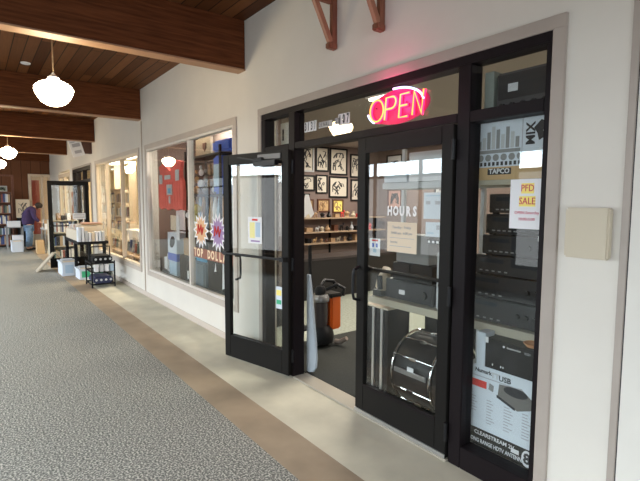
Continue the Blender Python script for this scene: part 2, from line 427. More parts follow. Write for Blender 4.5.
# left leaf standing open against the wall (its inner side faces the corridor)
H1 = Vector((-3.545, -0.045, 0.02))
ang = math.atan2(-(0.25 - .045), -(4.43 - 3.545))              # direction of the leaf from hinge
d1 = leaf('door_1', H1, ang, W=0.935, hs=1)
PB = MB().tube([(0.03, 0.065, 1.10), (0.90, 0.065, 1.10)], 0.013, 10).box(0.02, 0.07, 0.0, 0.075, 1.08, 1.12).box(0.83, 0.88, 0.0, 0.075, 1.08, 1.12)
PB.build('push_bar', BLACK, d1, local=True)
MB().tube([(0.80, -0.02, 1.07), (0.80, -0.08, 1.06), (0.80, -0.085, 1.02), (0.80, -0.085, 0.87), (0.80, -0.08, 0.83), (0.80, -0.02, 0.82)], 0.012, 10).build('pull_handle', BLACK, d1, local=True)
cl = MB().box(0.12, 0.42, 0.022, 0.075, 1.965, 2.015).build('door_closer', BLACK, d1, bevel=.005, local=True)
MB().bar((0.38, 0.075, 2.02), (0.66, 0.05, 2.06), 0.03, 0.012).bar((0.30, .06, 2.03), (0.40, .075, 2.02), .04, .03).build('closer_arm', BLACK, d1, local=True)
MB().box(0.10, 0.40, 0.022, 0.03, 2.03, 2.075).build('closer_plate', GREY, d1, local=True)
MB().box(0.92, 0.938, -0.012, 0.012, 1.76, 1.88).build('latch_plate', STEEL, d1, local=True)
# right leaf closed
d2 = leaf('door_2', Vector((-1.775, -0.005, 0.022)), 0, W=0.868, H=2.10, hs=-1)
MB().tube([(-0.83, 0.06, 1.12), (-0.06, 0.06, 1.12)], 0.013, 10).box(-0.85, -0.80, 0.02, .07, 1.10, 1.14).box(-0.09, -0.04, 0.02, .07, 1.10, 1.14).build('push_bar', BLACK, d2, local=True)
MB().tube([(-0.835, -0.02, 1.14), (-0.835, -0.075, 1.12), (-0.835, -0.085, 1.08), (-0.835, -0.085, 0.94), (-0.835, -0.075, 0.90), (-0.835, -0.02, 0.88)], 0.012, 10).build('pull_handle', BLACK, d2, local=True)
MB().box(-0.868, 0.0, -0.03, -0.022, 0.0, 0.028).build('door_sweep', STEEL, d2, local=True)

# ---------------------------------------------------------------- window 2 (shop display window)
f = MB()
f.box(-7.975, -4.745, -0.01, 0.06, 0.465, 0.50); f.box(-7.975, -4.745, -0.01, 0.06, 2.47, 2.501)
f.box(-7.975, -7.94, -0.01, 0.06, 0.50, 2.47); f.box(-4.78, -4.745, -0.01, 0.06, 0.50, 2.47); f.box(-6.135, -6.085, -0.01, 0.06, 0.50, 2.47)
w2 = struct('window_2', f, mat('pale_aluminium', (0.66, 0.61, 0.55), 0.5, 0.0), bevel=0.002)
pane(-7.94, -6.135, 0.50, 2.47, w2, 0.03); pane(-6.085, -4.78, 0.50, 2.47, w2, 0.03)
# window 3 (bookshop)
f = MB()
f.box(-11.925, -8.475, -0.005, 0.07, 0.465, 0.51); f.box(-11.925, -8.475, -0.005, 0.07, 2.46, 2.501)
for x in (-11.925, -10.99, -9.72, -8.515): f.box(x, x + .045, -0.005, 0.07, 0.51, 2.46)
w3 = struct('window_3', f, CREAMWOOD, bevel=0.002)
for a, c in ((-11.88, -10.99), (-10.945, -9.72), (-9.675, -8.515)): pane(a, c, 0.51, 2.46, w3, 0.04)
# window 4 far
f = MB()
for x in (-17.675, -16.7, -15.72): f.box(x, x + .045, -0.005, 0.07, 0.465, 2.425)
f.box(-17.63, -15.72, -0.005, 0.07, 0.465, 0.51); f.box(-17.63, -15.72, -0.005, 0.07, 2.38, 2.425)
w4 = struct('window_4', f, CREAMWOOD)
pane(-17.63, -16.7, 0.51, 2.38, w4, 0.04); pane(-16.655, -15.72, .51, 2.38, w4, 0.04)
# opening in the end wall
f = MB()
f.box(X0, X0 + .06, -0.70, -0.62, 0, 2.61); f.box(X0, X0 + .06, -0.62, -0.05, 2.53, 2.61); f.box(X0, X0 + .06, -0.30, -0.24, 0, 2.53); f.box(X0, X0 + .06, -0.05, -0.0, 0, 2.61)
f.box(X0, X0 + .06, -0.62, -0.05, 0.0, 0.4)
w5 = struct('window_5', f, CREAMWOOD)
MB().box(X0 - .02, X0 - .014, -0.62, -0.05, 0.4, 2.53).build('pane', GLASS, w5)
struct('wall_far_room', MB().box(X0 - 1.2, X0 - 1.1, -1.2, 0.4, 0, 2.9), mat('far_room_tan', (0.45, 0.33, 0.22), 0.8))
tag(MB().box(X0 - .4, X0 - .37, -.56, -.32, 0.0, 2.4).build('red_banner', mat('banner_red', (.42, .09, .06), .8)), 'tall dull red banner behind the cream framed opening in the end wall', 'banner')
# bookshop entrance
f = MB()
f.box(-15.03, -12.50, -0.01, 0.09, 2.44, 2.52)
for a, c in ((-15.03, -14.95), (-14.42, -14.34), (-13.55, -13.49), (-12.58, -12.50)): f.box(a, c, -0.01, 0.09, 0.0, 2.44)
f.box(-14.95, -12.58, -0.01, 0.09, 2.13, 2.20); f.box(-14.95, -14.42, -0.01, 0.09, 0, 0.14)
f.box(-14.34, -13.55, -.01, .03, 0, .24)
w6 = struct('window_6', f, FRAME)
for a in ((-14.95, -12.58, 2.20, 2.44), (-14.95, -14.42, 0.14, 2.13), (-14.34, -13.55, 0.24, 2.13)): pane(*a, w6)
d3 = leaf('door_3', Vector((-12.72, -0.035, 0.02)), math.radians(-90), W=0.89, H=2.10, hs=1)
MB().tube([(0.03, 0.065, 1.02), (0.86, 0.065, 1.02)], 0.013, 8).box(0.02, .06, 0.02, .07, 1.0, 1.04).box(.83, .87, .02, .07, 1.0, 1.04).build('push_bar', BLACK, d3, local=True)

# ---------------------------------------------------------------- shop interiors
struct('wall_shop_left', MB().box(-8.4, -8.22, 0.2, 5.8, 0, 2.9), PEG)
struct('wall_shop_back', MB().box(-8.22, 1.2, 5.6, 5.75, 0, 2.9), PEG)
struct('wall_shop_right', MB().box(1.0, 1.15, 0.2, 5.6, 0, 2.9), PEG)
struct('floor_shop', MB().box(-8.22, 1.0, 0.0, 5.6, -0.1, 0.0), SHOPCARPET)
struct('floor_mat', MB().box(-4.36, -1.9, 0.14, 1.65, 0.0, 0.012), MATD)
struct('ceiling_shop', MB().box(-8.22, 1.0, 0.2, 5.6, 2.9, 2.98), SHOPC)
struct('wall_bookshop_back', MB().box(-22, -8.4, 5.6, 5.75, 0, 2.9), WARMW)
struct('wall_bookshop_left', MB().box(-22.1, -22, 0.2, 5.6, 0, 2.9), WARMW)
struct('floor_bookshop', MB().box(-22, -8.4, 0.0, 5.6, -0.1, 0.0), SHOPCARPET)
struct('ceiling_bookshop', MB().box(-22, -8.4, 0.2, 5.6, 2.9, 2.98), mat('bookshop_ceiling', (0.75, 0.66, 0.50), 0.8))
def tube_light(x, y, lx, ly, label, grp):
    t = thing('ceiling_light', label, 'light', (x, y, 2.85), grp)
    MB().box(x - lx / 2 - .03, x + lx / 2 + .03, y - ly / 2 - .03, y + ly / 2 + .03, 2.875, 2.9).build('housing', WHITE, t)
    MB().box(x - lx / 2, x + lx / 2, y - ly / 2, y + ly / 2, 2.85, 2.875).build('diffuser', TUBE, t)
for (x, y) in ((-3.88, 1.6), (-6.6, 0.65), (-3.5, 4.2), (-6.6, 4.2), (-0.3, 3.4)):
    tube_light(x, y, 0.55 if x == -3.88 else 1.2, 0.25, 'fluorescent strip light on the ceiling of the music shop behind the entrance', 'strip lights in the music shop')
for (x, y) in ((-10.4, 1.2), (-13.4, 1.2), (-12.0, 4.0), (-16.0, 1.5), (-18.6, 2.2)):
    tube_light(x, y, 1.7, 0.35, 'bright ceiling light panel in the bookshop with the cream framed window', 'light panels in the bookshop')

# ---------------------------------------------------------------- pendant lamps in the corridor
def pendant(x, label):
    t = thing('pendant_lamp', label, 'lamp', (x, -1.7, 2.50), None)
    MB().tube([(x, -1.7, 2.80), (x, -1.7, 3.52)], 0.006, 8).build('stem', mat('stem_brass', (0.30, 0.22, 0.14), 0.5, 0.5), t)
    MB().lathe([(0.03, 2.775), (0.055, 2.78), (0.05, 2.80), (0.02, 2.825), (0.012, 2.84)], (x, -1.7, 0), 16).build('neck', WHITE, t)
    MB().lathe([(0.06, 3.50), (0.055, 3.52), (0.02, 3.53)], (x, -1.7, 0), 16).build('canopy', WHITE, t)
    MB().lathe([(0.035, 2.782), (0.07, 2.768), (0.12, 2.745), (0.150, 2.722), (0.163, 2.70), (0.165, 2.685), (0.158, 2.66), (0.14, 2.62), (0.112, 2.58), (0.075, 2.552), (0.04, 2.54), (0.005, 2.538)], (x, -1.7, 0), 32).build('shade', LAMP, t, smooth=True)
    return t
pendant(-5.05, 'white schoolhouse pendant lamp hanging nearest, on a thin stem below the plank ceiling')
pendant(-12.05, 'lit white pendant lamp, upper of the two glowing at the left edge of the photo')
pendant(-15.95, 'farthest lit white pendant lamp, lower and smaller, cut by the left edge of the photo')
sd = MB().lathe([(0.05, 3.512), (0.06, 3.52), (0.06, 3.53)], (-7.63, -1.69, 0), 20).build('smoke_detector', WHITE)
tag(sd, 'small flat white disc fixed to the wooden plank ceiling', 'smoke detector')

# triangular wooden brackets high on the wall
def bracket(x, zb, label):
    t = thing('wooden_bracket', label, 'bracket', (x, -0.02, zb))
    MB().box(x - .018, x + .018, -0.05, 0.0, zb, 3.50).build('upright', MIDWOOD, t, bevel=.003)
    MB().bar((x, -0.055, zb + .04), (x, -0.36, 3.48), 0.04, 0.034, (1, 0, 0)).build('diagonal_strut', mat('bracket_wood_light', (0.34, 0.15, 0.085), .5, var=.2, scale=8), t)
    MB().box(x - .018, x + .018, -0.24, -0.055, 3.19, 3.225).build('cross_piece', MIDWOOD, t)
    MB().box(x - .028, x + .028, -0.085, -0.0, zb - .012, zb + .035).build('foot_block', MIDWOOD, t, bevel=.008)
bracket(-2.95, 2.86, 'triangular dark wooden bracket on the wall, farther one, above the neon sign')
bracket(-2.42, 2.85, 'triangular dark wooden bracket on the wall, nearer one to the right')

# beige wall box
t = thing('wall_box', 'square beige plastic box fixed on the white wall right of the sidelight', 'box', (-1.01, 0, 1.39))
MB().box(-1.087, -0.89, -0.052, -0.006, 1.39, 1.63).build('cover', BEIGE, t, bevel=0.008)
MB().box(-1.08, -0.896, -0.008, 0.0, 1.398, 1.622).build('back_plate', mat('dark_beige_plastic', (0.40, 0.34, 0.26), .6), t)  # back plate in a darker beige than the cover

# ---------------------------------------------------------------- neon sign
t = thing('neon_open_sign', 'glowing red and orange neon sign reading OPEN with a blue arc, in the transom', 'sign', (-2.32, 0.02, 2.2))
yn = 0.012
def stroke(pts, parent, name='letter'):
    l = MB(); r_ = MB()
    for p in pts:
        cl_ = p[0] == p[-1]
        q = p[:-1] if cl_ else p
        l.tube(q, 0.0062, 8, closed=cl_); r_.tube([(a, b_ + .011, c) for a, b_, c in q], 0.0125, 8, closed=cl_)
    o = l.build(name, NEON, parent, smooth=True)
    r_.build('red_halo_tube', HALOR, o, smooth=True)  # halo around each letter, modelled as a wider glowing red tube
zb, zt = 2.232, 2.385
stroke([arc(-2.485, (zb + zt) / 2, 0.068, (zt - zb) / 2, 0, 360, 24, yn)], t)
def shear(pts): return [(a + (c - zb) * 0.10, b_, c) for a, b_, c in pts]
stroke([shear([(-2.405, yn, zb), (-2.405, yn, zt)] + [(-2.345 + 0.038 * math.sin(math.radians(a)), yn, zt - .04 + .04 * math.cos(math.radians(a))) for a in range(0, 181, 30)] + [(-2.395, yn, zt - .08)])], t)
stroke([shear([(-2.19, yn, zt), (-2.268, yn, zt), (-2.268, yn, zb), (-2.19, yn, zb)]), shear([(-2.262, yn, (zb + zt) / 2), (-2.20, yn, (zb + zt) / 2)])], t)
stroke([shear([(-2.145, yn, zb), (-2.145, yn, zt), (-2.065, yn, zb), (-2.065, yn, zt)])], t)
MB().tube(arc(-2.315, 2.31, 0.265, 0.125, 6, 92, 26, yn + .002), 0.0075, 8).build('blue_arc', NEONB, t, smooth=True)
MB().tube(arc(-2.315, 2.31, 0.265, 0.125, 188, 222, 10, yn + .002), 0.0075, 8).build('blue_arc', NEONB, t, smooth=True)
MB().prism([(.285 * math.cos(a * PI / 18), .118 * math.sin(a * PI / 18)) for a in range(36)], .004, (-2.295, 0.030, 2.312), (1, 0, 0), (0, 0, 1), (0, 1, 0)).build('halo_disc', mat('halo_magenta', (.4, .02, .1), .3, emit=(1.0, .02, .16), es=.13), t)  # lens glow around the letters, modelled as a faintly glowing oval
for x in (-2.5, -2.33, -2.21, -2.09): MB().tube([(x, 0.018, 2.33), (x, 0.028, 2.33)], 0.004, 6).build('standoff', BLACK, t)

pl = bpy.data.lights.new('neon_glow', 'POINT'); pl.energy = 4.0; pl.color = (1.0, 0.05, 0.28); pl.shadow_soft_size = 0.07  # added point light in front of the sign, throws the pink wash
po = bpy.data.objects.new('neon_glow', pl); C.objects.link(po); po.location = (-2.3, -0.10, 2.36)
# street number on the transom
t = thing('address_decal', 'white adhesive street number 3131 and 107 with small letters on the transom glass', 'decal', (-3.1, 0.036, 2.26))
yy = 0.0385
for i, ch in enumerate('3131'):
    x = -3.415 + .046 * i
    MB().box(x - .020, x + .020, yy - .0006, yy, 2.265, 2.352).build('digit_tile', WHITE, t)
    text(ch, 0.095, (x, yy - .0018, 2.308), INK, t, 'digit', sx=0.55, bold=.0035)
for i, ch in enumerate('107'):
    x = -2.935 + .048 * i
    MB().box(x - .021, x + .021, yy - .0006, yy, 2.265, 2.355).build('digit_tile', WHITE, t)
    text(ch, 0.098, (x, yy - .0018, 2.310), INK, t, 'digit', sx=0.55, bold=.0035)
for i, ch in enumerate('DENALI'):
    x = -3.21 + .032 * i
    MB().box(x - .013, x + .013, yy - .0006, yy, 2.275, 2.325).build('digit_tile', LGREY, t)
    text(ch, 0.05, (x, yy - .0018, 2.300), INK, t, 'small_letter', sx=0.6)
for i, ch in enumerate('ST'):
    x = -2.985 + .032 * i
    MB().box(x - .013, x + .013, yy - .0006, yy, 2.28, 2.33).build('digit_tile', LGREY, t)
    text(ch, 0.05, (x, yy - .0018, 2.305), INK, t, 'small_letter', sx=0.6)

# paper helper: thin sheet in the plane y = const
def sheet(name, label, cat, x0, x1, z0, z1, y, m, lines=(), grp=None, th=0.0012, tilt=0.0):
    t = thing(name, label, cat, ((x0 + x1) / 2, y, z0), grp, 0)
    MB().box(x0, x1, y - th, y, z0, z1).build('paper', m, t)
    for (a, b_, c, d, mm) in lines:      # relative rectangles
        MB().box(x0 + (x1 - x0) * a, x0 + (x1 - x0) * b_, y - th - .0006, y - th, z0 + (z1 - z0) * c, z0 + (z1 - z0) * d).build('printed_line', mm, t)
    t.rotation_euler = (0, tilt, 0)
    return t
# PFD SALE
GX = 0.0375
t = thing('sale_poster', 'white paper poster reading PFD SALE taped to the sidelight glass', 'poster', (-1.33, GX, 1.51))
MB().box(-1.432, -1.232, GX - .0012, GX, 1.51, 1.78).build('paper', WHITE, t)
MB().box(-1.368, -1.296, GX - .0018, GX - .0012, 1.702, 1.758).build('yellow_highlight', YELLOW, t)
MB().box(-1.378, -1.286, GX - .0018, GX - .0012, 1.632, 1.688).build('yellow_highlight', YELLOW, t)
text('PFD', 0.052, (-1.332, GX - .003, 1.730), INKR, t, sx=0.85)
text('SALE', 0.052, (-1.332, GX - .003, 1.660), INKR, t, sx=0.85)
text('OPEN Saturday', 0.022, (-1.332, GX - .003, 1.598), INKR, t, sx=1.0)
text('10:00-5:00', 0.022, (-1.332, GX - .003, 1.563), INKR, t)
# hours
DX = -0.0095
t = thing('hours_lettering', 'white adhesive letters reading HOURS on the closed door glass', 'lettering', (-2.2, DX, 1.55))
for i, ch in enumerate('HOURS'):
    text(ch, 0.088, (-2.315 + .0575 * i, DX, 1.588), mat('vinyl_white', (.85, .85, .85), .5), t, 'letter', sx=0.74, bold=.0045)
t = thing('hours_notice', 'cream paper notice with the opening times below the word HOURS on the closed door', 'notice', (-2.2, DX, 1.30))
MB().box(-2.335, -2.062, DX - .0012, DX, 1.305, 1.515).build('paper', MANILA, t)
text('Tuesday - Friday', 0.026, (-2.20, DX - .0025, 1.478), INKG, t)
text('10:00 am - 6:00 pm', 0.025, (-2.20, DX - .0025, 1.438), INKG, t)
MB().box(-2.31, -2.085, DX - .002, DX - .0012, 1.403, 1.406).build('rule', INKG, t)
text('Saturday', 0.020, (-2.27, DX - .0025, 1.375), INKG, t)
MB().box(-2.31, -2.11, DX - .002, DX - .0012, 1.345, 1.349).build('rule', INKG, t)
t = sheet('card_notice', 'small white card with blue marks at the left edge of the closed door glass', 'notice', -2.53, -2.42, 1.255, 1.385, 0.004, WHITE, [(.2, .8, .84, .93, REDF), (.25, .42, .5, .72, BLUE), (.6, .78, .5, .72, BLUE), (.35, .65, .2, .4, LBLUE)])
t = sheet('wall_notice', 'larger pale blue printed sheet high on the right of the closed door glass', 'notice', -2.02, -1.865, 1.545, 1.715, 0.004, COOLW, [(.12, .35, .55, .68, INKG), (.6, .85, .55, .68, INKG), (.1, .9, .86, .9, LBLUE)])
t = sheet('wall_notice', 'smaller pale blue card under the larger sheet on the closed door glass', 'notice', -2.0, -1.865, 1.43, 1.525, 0.004, COOLW, [(.65, .9, .5, .8, INKG), (.1, .5, .2, .3, LBLUE)])
t = sheet('barcode_strip', 'strip of small white squares below the cards on the closed door glass', 'label', -1.985, -1.87, 1.385, 1.41, 0.004, GREYD, [(.05, .22, .2, .8, WHITE), (.35, .52, .2, .8, WHITE), (.65, .82, .2, .8, WHITE)])

# papers on the open leaf (in its frame)
def leaf_sheet(label, x0, x1, z0, z1, lines, parent=d1, m=WHITE):
    ca, sa = math.cos(ang), math.sin(ang)
    base = H1 + Vector((ca * (x0 + x1) / 2 - sa * 0.006, sa * (x0 + x1) / 2 + ca * 0.006, z0))
    t = thing('taped_notice', label, 'notice', base, None, ang)
    wd = x1 - x0; ht = z1 - z0
    MB().box(-wd / 2, wd / 2, 0, .0012, 0, ht).build('paper', m, t, local=True)
    for (a, b_, c, d, mm) in lines: MB().box(wd / 2 - wd * b_, wd / 2 - wd * a, .0012, .0018, ht * c, ht * d).build('printed_line', mm, t, local=True)
leaf_sheet('white notice with a yellow column taped to the glass of the open door', 0.37, 0.57, 1.22, 1.48,
           [(.3, .7, .86, .93, REDF), (.12, .5, .2, .8, mat('pale_yellow', (.85, .78, .35), .7)), (.55, .88, .25, .8, LBLUE), (.2, .85, .06, .12, PURP2)])
leaf_sheet('small white and green sticker low on the glass of the open door', 0.10, 0.18, 0.62, 0.83, [(.1, .9, .6, .85, YELLOW), (.1, .9, .2, .4, GREEN)], m=COOLW)

# ---------------------------------------------------------------- sidelight display
t = thing('display_shelving', 'beige shelving unit behind the closed door and the sidelight', 'shelf', (-2.0, 0.35, 0.0))
for z, y0, x0, h in ((0.83, 0.22, -2.78, 0.055), (0.10, 0.11, -1.76, 0.025), (1.755, 0.31, -2.72, 0.05)):
    MB().box(x0, -1.21, y0, 0.62, z, z + h).build('shelf_board', BEIGESH if z != 1.755 else LGREY, t, bevel=.004)
for x in (-2.78, -2.0, -1.24):
    MB().box(x, x + .03, 0.60, 0.63, 0.0, 2.1).build('upright', LGREY, t)
MB().box(-1.76, -1.21, 0.095, 0.309, 1.755, 1.785).build('shelf_board', BEIGESH, t)
MB().box(-1.76, -1.21, 0.13, 0.62, 0.0, 0.10).build('plinth', BEIGESH, t)
# antenna box
t = thing('antenna_box', 'long black retail box with white words about an HDTV antenna, lowest in the sidelight', 'box', (-1.47, 0.2, 0.125))
MB().box(-1.71, -1.25, 0.12, 0.30, 0.126, 0.235).build('carton', BLACK, t, bevel=.002)
text('CLEARSTREAM 2V', 0.034, (-1.53, 0.1185, 0.210), WHITE, t, sx=1.0, bold=.0006)
text('LONG RANGE HDTV ANTENNA', 0.036, (-1.515, 0.1185, 0.160), WHITE, t, sx=0.72, bold=.0006)
MB().box(-1.415, -1.365, 0.1188, 0.12, 0.182, 0.208).build('price_label', WHITE, t)
rr = [(0.0, 0), (0.034, 0), (0.034, .0015), (0, .0015)]
MB().prism([(0.034 * math.cos(a * PI / 12), 0.05 * math.sin(a * PI / 12)) for a in range(24)], .001, (-1.315, 0.1192, 0.180), (1, 0, 0), (0, 0, 1), (0, 1, 0)).build('round_badge', WHITE, t)
text('8', 0.085, (-1.315, 0.1175, 0.180), INK, t, bold=.003)
# turntable box
t = thing('turntable_box', 'large white retail box printed with a grey turntable, in the bottom of the sidelight', 'box', (-1.47, 0.2, 0.237))
MB().box(-1.73, -1.25, 0.12, 0.45, 0.237, 0.645).build('carton', COOLW, t, bevel=.002)
text('Numark', 0.034, (-1.615, 0.1185, 0.612), INK, t, bold=.001)
text('USB', 0.046, (-1.47, 0.1185, 0.600), INK, t, bold=.001)
text('TT', 0.046, (-1.535, 0.1185, 0.603), LGREY, t, bold=.001)
MB().box(-1.70, -1.59, 0.1188, 0.12, 0.505, 0.55).build('red_print', REDF, t)
pic = MB().prism([(-.13, -.045), (.0, -.085), (.14, -.03), (.02, .055), (-.12, .04)], .001, (-1.385, 0.119, 0.525), (1, 0, 0), (0, 0, 1), (0, 1, 0)).build('turntable_print', mat('print_silver', (.17, .16, .15), .5), t)
MB().prism([(.075 * math.cos(a * PI / 12), .028 * math.sin(a * PI / 12) - .0) for a in range(24)], .0008, (-1.40, 0.1182, 0.545), (1, 0, 0), (0, 0, 1), (0, 1, 0)).build('platter_print', INK, pic)
MB().prism([(-.12, -.04), (.0, -.082), (.0, -.098), (-.12, -.056)], .0008, (-1.40, 0.1184, 0.535), (1, 0, 0), (0, 0, 1), (0, 1, 0)).build('edge_print', INK, pic)
MB().prism([(-.02, -.02), (.012, -.028), (.015, .012), (-.015, .02)], .0008, (-1.555, 0.1184, 0.53), (1, 0, 0), (0, 0, 1), (0, 1, 0)).build('plug_print', GREY, t)
for i in range(4):
    x = -1.70 + .115 * i
    for k in range(9 if i else 6):
        MB().box(x, x + random.uniform(.03, .06), 0.1188, 0.12, 0.435 - k * .018, 0.440 - k * .018).build('printed_line', INKG, t)
MB().box(-1.71, -1.36, .1188, .12, .572, .577).build('printed_line', INKG, t)
# speaker box on top
t = thing('speaker_box', 'black retail box with a white left end standing on the turntable box', 'box', (-1.44, 0.22, 0.646))
MB().box(-1.605, -1.25, 0.115, 0.34, 0.646, 0.828).build('carton', BLACK, t, bevel=.003)
MB().box(-1.665, -1.606, 0.115, 0.215, 0.646, 0.855).build('white_end', COOLW, t, bevel=.002)
MB().box(-1.605, -1.585, 0.1142, 0.115, 0.80, 0.835).build('white_corner', WHITE, t)
text('Sonamonica', 0.018, (-1.42, 0.1135, 0.800), WHITE, t)
text('XG1', 0.02, (-1.335, 0.1135, 0.795), INKG, t)
MB().prism([(.007 * math.cos(a * PI / 6), .007 * math.sin(a * PI / 6)) for a in range(12)], .001, (-1.482, .1138, .801), (1, 0, 0), (0, 0, 1), (0, 1, 0)).build('round_mark', WHITE, t)
for x in (-1.555, -1.50, -1.485): MB().box(x, x + .006, .1142, .115, .668, .680).build('small_mark', WHITE, t)
MB().prism([(.045 * math.cos(a * PI / 12), .045 * math.sin(a * PI / 12)) for a in range(24)], .0008, (-1.55, 0.1143, 0.755), (1, 0, 0), (0, 0, 1), (0, 1, 0)).build('speaker_print', GREYD, t)
MB().prism([(.05 * math.cos(a * PI / 12), .05 * math.sin(a * PI / 12)) for a in range(24)], .0008, (-1.44, 0.1143, 0.70), (1, 0, 0), (0, 0, 1), (0, 1, 0)).build('speaker_print', GREYD, t)
b_ = MB().lathe([(0.015, 0.829), (0.035, 0.830), (0.055, 0.852), (.051, .854), (0.03, 0.838), (.01, .836)], (-1.33, 0.165, 0), 20).build('orange_bowl', mat('copper_orange', (.75, .38, .18), .4))
tag(b_, 'small orange bowl on top of the black speaker box in the sidelight', 'bowl')
# hi-fi receivers
def receiver(x0, x1, z0, z1, y, label, kn, disp=True):
    t = thing('hifi_receiver', label, 'receiver', ((x0 + x1) / 2, y + .15, z0))
    MB().box(x0, x1, y, y + .30, z0 + .008, z1).build('case', BLACK, t, bevel=.004)
    MB().box(x0 + .01, x1 - .01, y - .004, y, z0 + .014, z1 - .006).build('front_panel', GREYD, t)
    if disp: MB().box(x0 + .05, x0 + (x1 - x0) * .45, y - .0055, y - .004, z1 - .045, z1 - .02).build('display', mat('display_glass', (.02, .03, .04), .1), t)
    for k in range(kn):
        x = x1 - .05 - k * .055
        M_ = Matrix.Rotation(PI / 2, 4, 'X')
        MB().lathe([(0.016, 0), (0.015, .018), (0.005, .019)], (x, y - .004, (z0 + z1) / 2), 14, M_).build('knob', BLACK, t, smooth=True)
    for k in range(5):
        x = x0 + .05 + k * (x1 - x0) * .09
        MB().box(x, x + .02, y - .0055, y - .004, z0 + .025, z0 + .033).build('button', GREY, t)
    for q in (x0 + .02, x1 - .05):
        MB().box(q, q + .03, y + .01, y + .04, z0, z0 + .008).build('foot', MATTE, t)
zz = 0.886
for k, (h, x0, x1, kn, lb) in enumerate(((0.155, -1.86, -1.32, 3, 'bottom black hi-fi receiver of the stack in the sidelight'), (0.150, -1.85, -1.32, 2, 'black hi-fi receiver second from the bottom of the sidelight stack'),
                             (0.125, -1.80, -1.32, 1, 'black hi-fi receiver third from the bottom of the sidelight stack'), (0.13, -1.74, -1.32, 2, 'black hi-fi receiver fourth from the bottom, behind the bottom edge of the sale poster'),
                             (0.13, -1.72, -1.32, 1, 'black hi-fi receiver fifth from the bottom, behind the middle of the sale poster'), (0.125, -1.70, -1.32, 1, 'topmost black hi-fi receiver right under the yellow banded box'))):
    receiver(x0, x1, zz, zz + h, 0.25, lb, kn); zz += h + .001
tag(MB().box(-1.372, -1.318, .2425, .2445, 1.43, 1.46).build('price_tag', WHITE), 'small white price tag on the black receiver below the sale poster', 'price tag')
# mixer box
t = thing('mixer_box', 'white retail box with mixer picture and yellow band reading TAPCO, below transom bar', 'box', (-1.48, 0.2, 1.786))
MB().box(-1.72, -1.275, 0.10, 0.30, 1.8, 2.135).build('carton', COOLW, t, bevel=.002)
MB().box(-1.72, -1.275, 0.0988, 0.10, 1.80, 1.86).build('yellow_band', TAN, t)
MB().box(-1.62, -1.47, 0.0982, 0.0988, 1.815, 1.852).build('name_plate', INK, t)
MB().box(-1.72, -1.275, 0.10, 0.30, 1.786, 1.80).build('carton_base', TAN, t)
text('TAPCO', 0.04, (-1.545, 0.0972, 1.834), WHITE, t, bold=.001)
for k, (dx, hh) in enumerate(((0, .05), (.03, .07), (.06, .10), (.09, .13), (.12, .11), (.15, .08), (.18, .12), (.21, .09), (.24, .06))):
    MB().box(-1.69 + dx, -1.668 + dx, .0988, .10, 1.965, 1.965 + hh).build('printed_fader', LGREY if k % 2 else GREY, t)
MB().box(-1.70, -1.42, .0990, .10, 1.94, 1.96).build('printed_line', GREY, t)
for k in range(11): MB().box(-1.70 + k * .027, -1.685 + k * .027, .0988, .10, 1.868, 1.89).build('printed_line', INK, t)
for k in range(6): MB().prism([(.02 * math.cos(a * PI / 8), .02 * math.sin(a * PI / 8)) for a in range(16)], .001, (-1.67 + k * .05, .0988, 1.915), (1, 0, 0), (0, 0, 1), (0, 1, 0)).build('printed_knob', GREY, t)
MB().box(-1.412, -1.408, .0985, .10, 1.865, 2.13).build('printed_line', INKG, t)
text('MIX', 0.07, (-1.36, 0.0972, 2.03), INK, t, rot=PI / 2, bold=.002)
MB().prism([(0, 0), (.04, .02), (.02, .05), (.05, .09), (.01, .11), (-.03, .07), (-.01, .04)], .001, (-1.315, .0985, 1.99), (1, 0, 0), (0, 0, 1), (0, 1, 0)).build('printed_mark', INK, t)
MB().prism([(0, 0), (.05, -.02), (.045, .05), (.02, .04)], .001, (-1.345, .0985, 1.90), (1, 0, 0), (0, 0, 1), (0, 1, 0)).build('printed_mark', WHITE, t)
# amp on top
t = thing('guitar_amplifier', 'dark grey box amplifier with a row of five knobs behind the upper sidelight pane', 'amplifier', (-1.43, 0.2, 2.136))
MB().box(-1.60, -1.25, 0.13, 0.30, 2.165, 2.40).build('case', mat('amp_grey', (.11, .10, .10), .7), t, bevel=.01)
MB().box(-1.585, -1.265, 0.127, 0.13, 2.245, 2.385).build('grille', mat('amp_cloth', (.06, .055, .055), .9), t)
MB().box(-1.60, -1.25, .13, .30, 2.136, 2.165).build('base', MATTE, t)
for k in range(5):
    MB().lathe([(0.018, 0), (0.016, .02), (0.004, .021)], (-1.555 + k * .063, 0.13, 2.205), 14, Matrix.Rotation(PI / 2, 4, 'X')).build('knob', BLACK, t, smooth=True)
MB().box(-1.525, -1.465, .1255, .127, 2.285, 2.33).build('white_label', WHITE, t)
tag(MB().box(-1.672, -1.612, 0.12, 0.28, 2.137, 2.42).build('file_box', mat('pale_green_card', (.38, .42, .38), .7)), 'pale grey-green upright box beside the amplifier behind the upper sidelight pane', 'box')

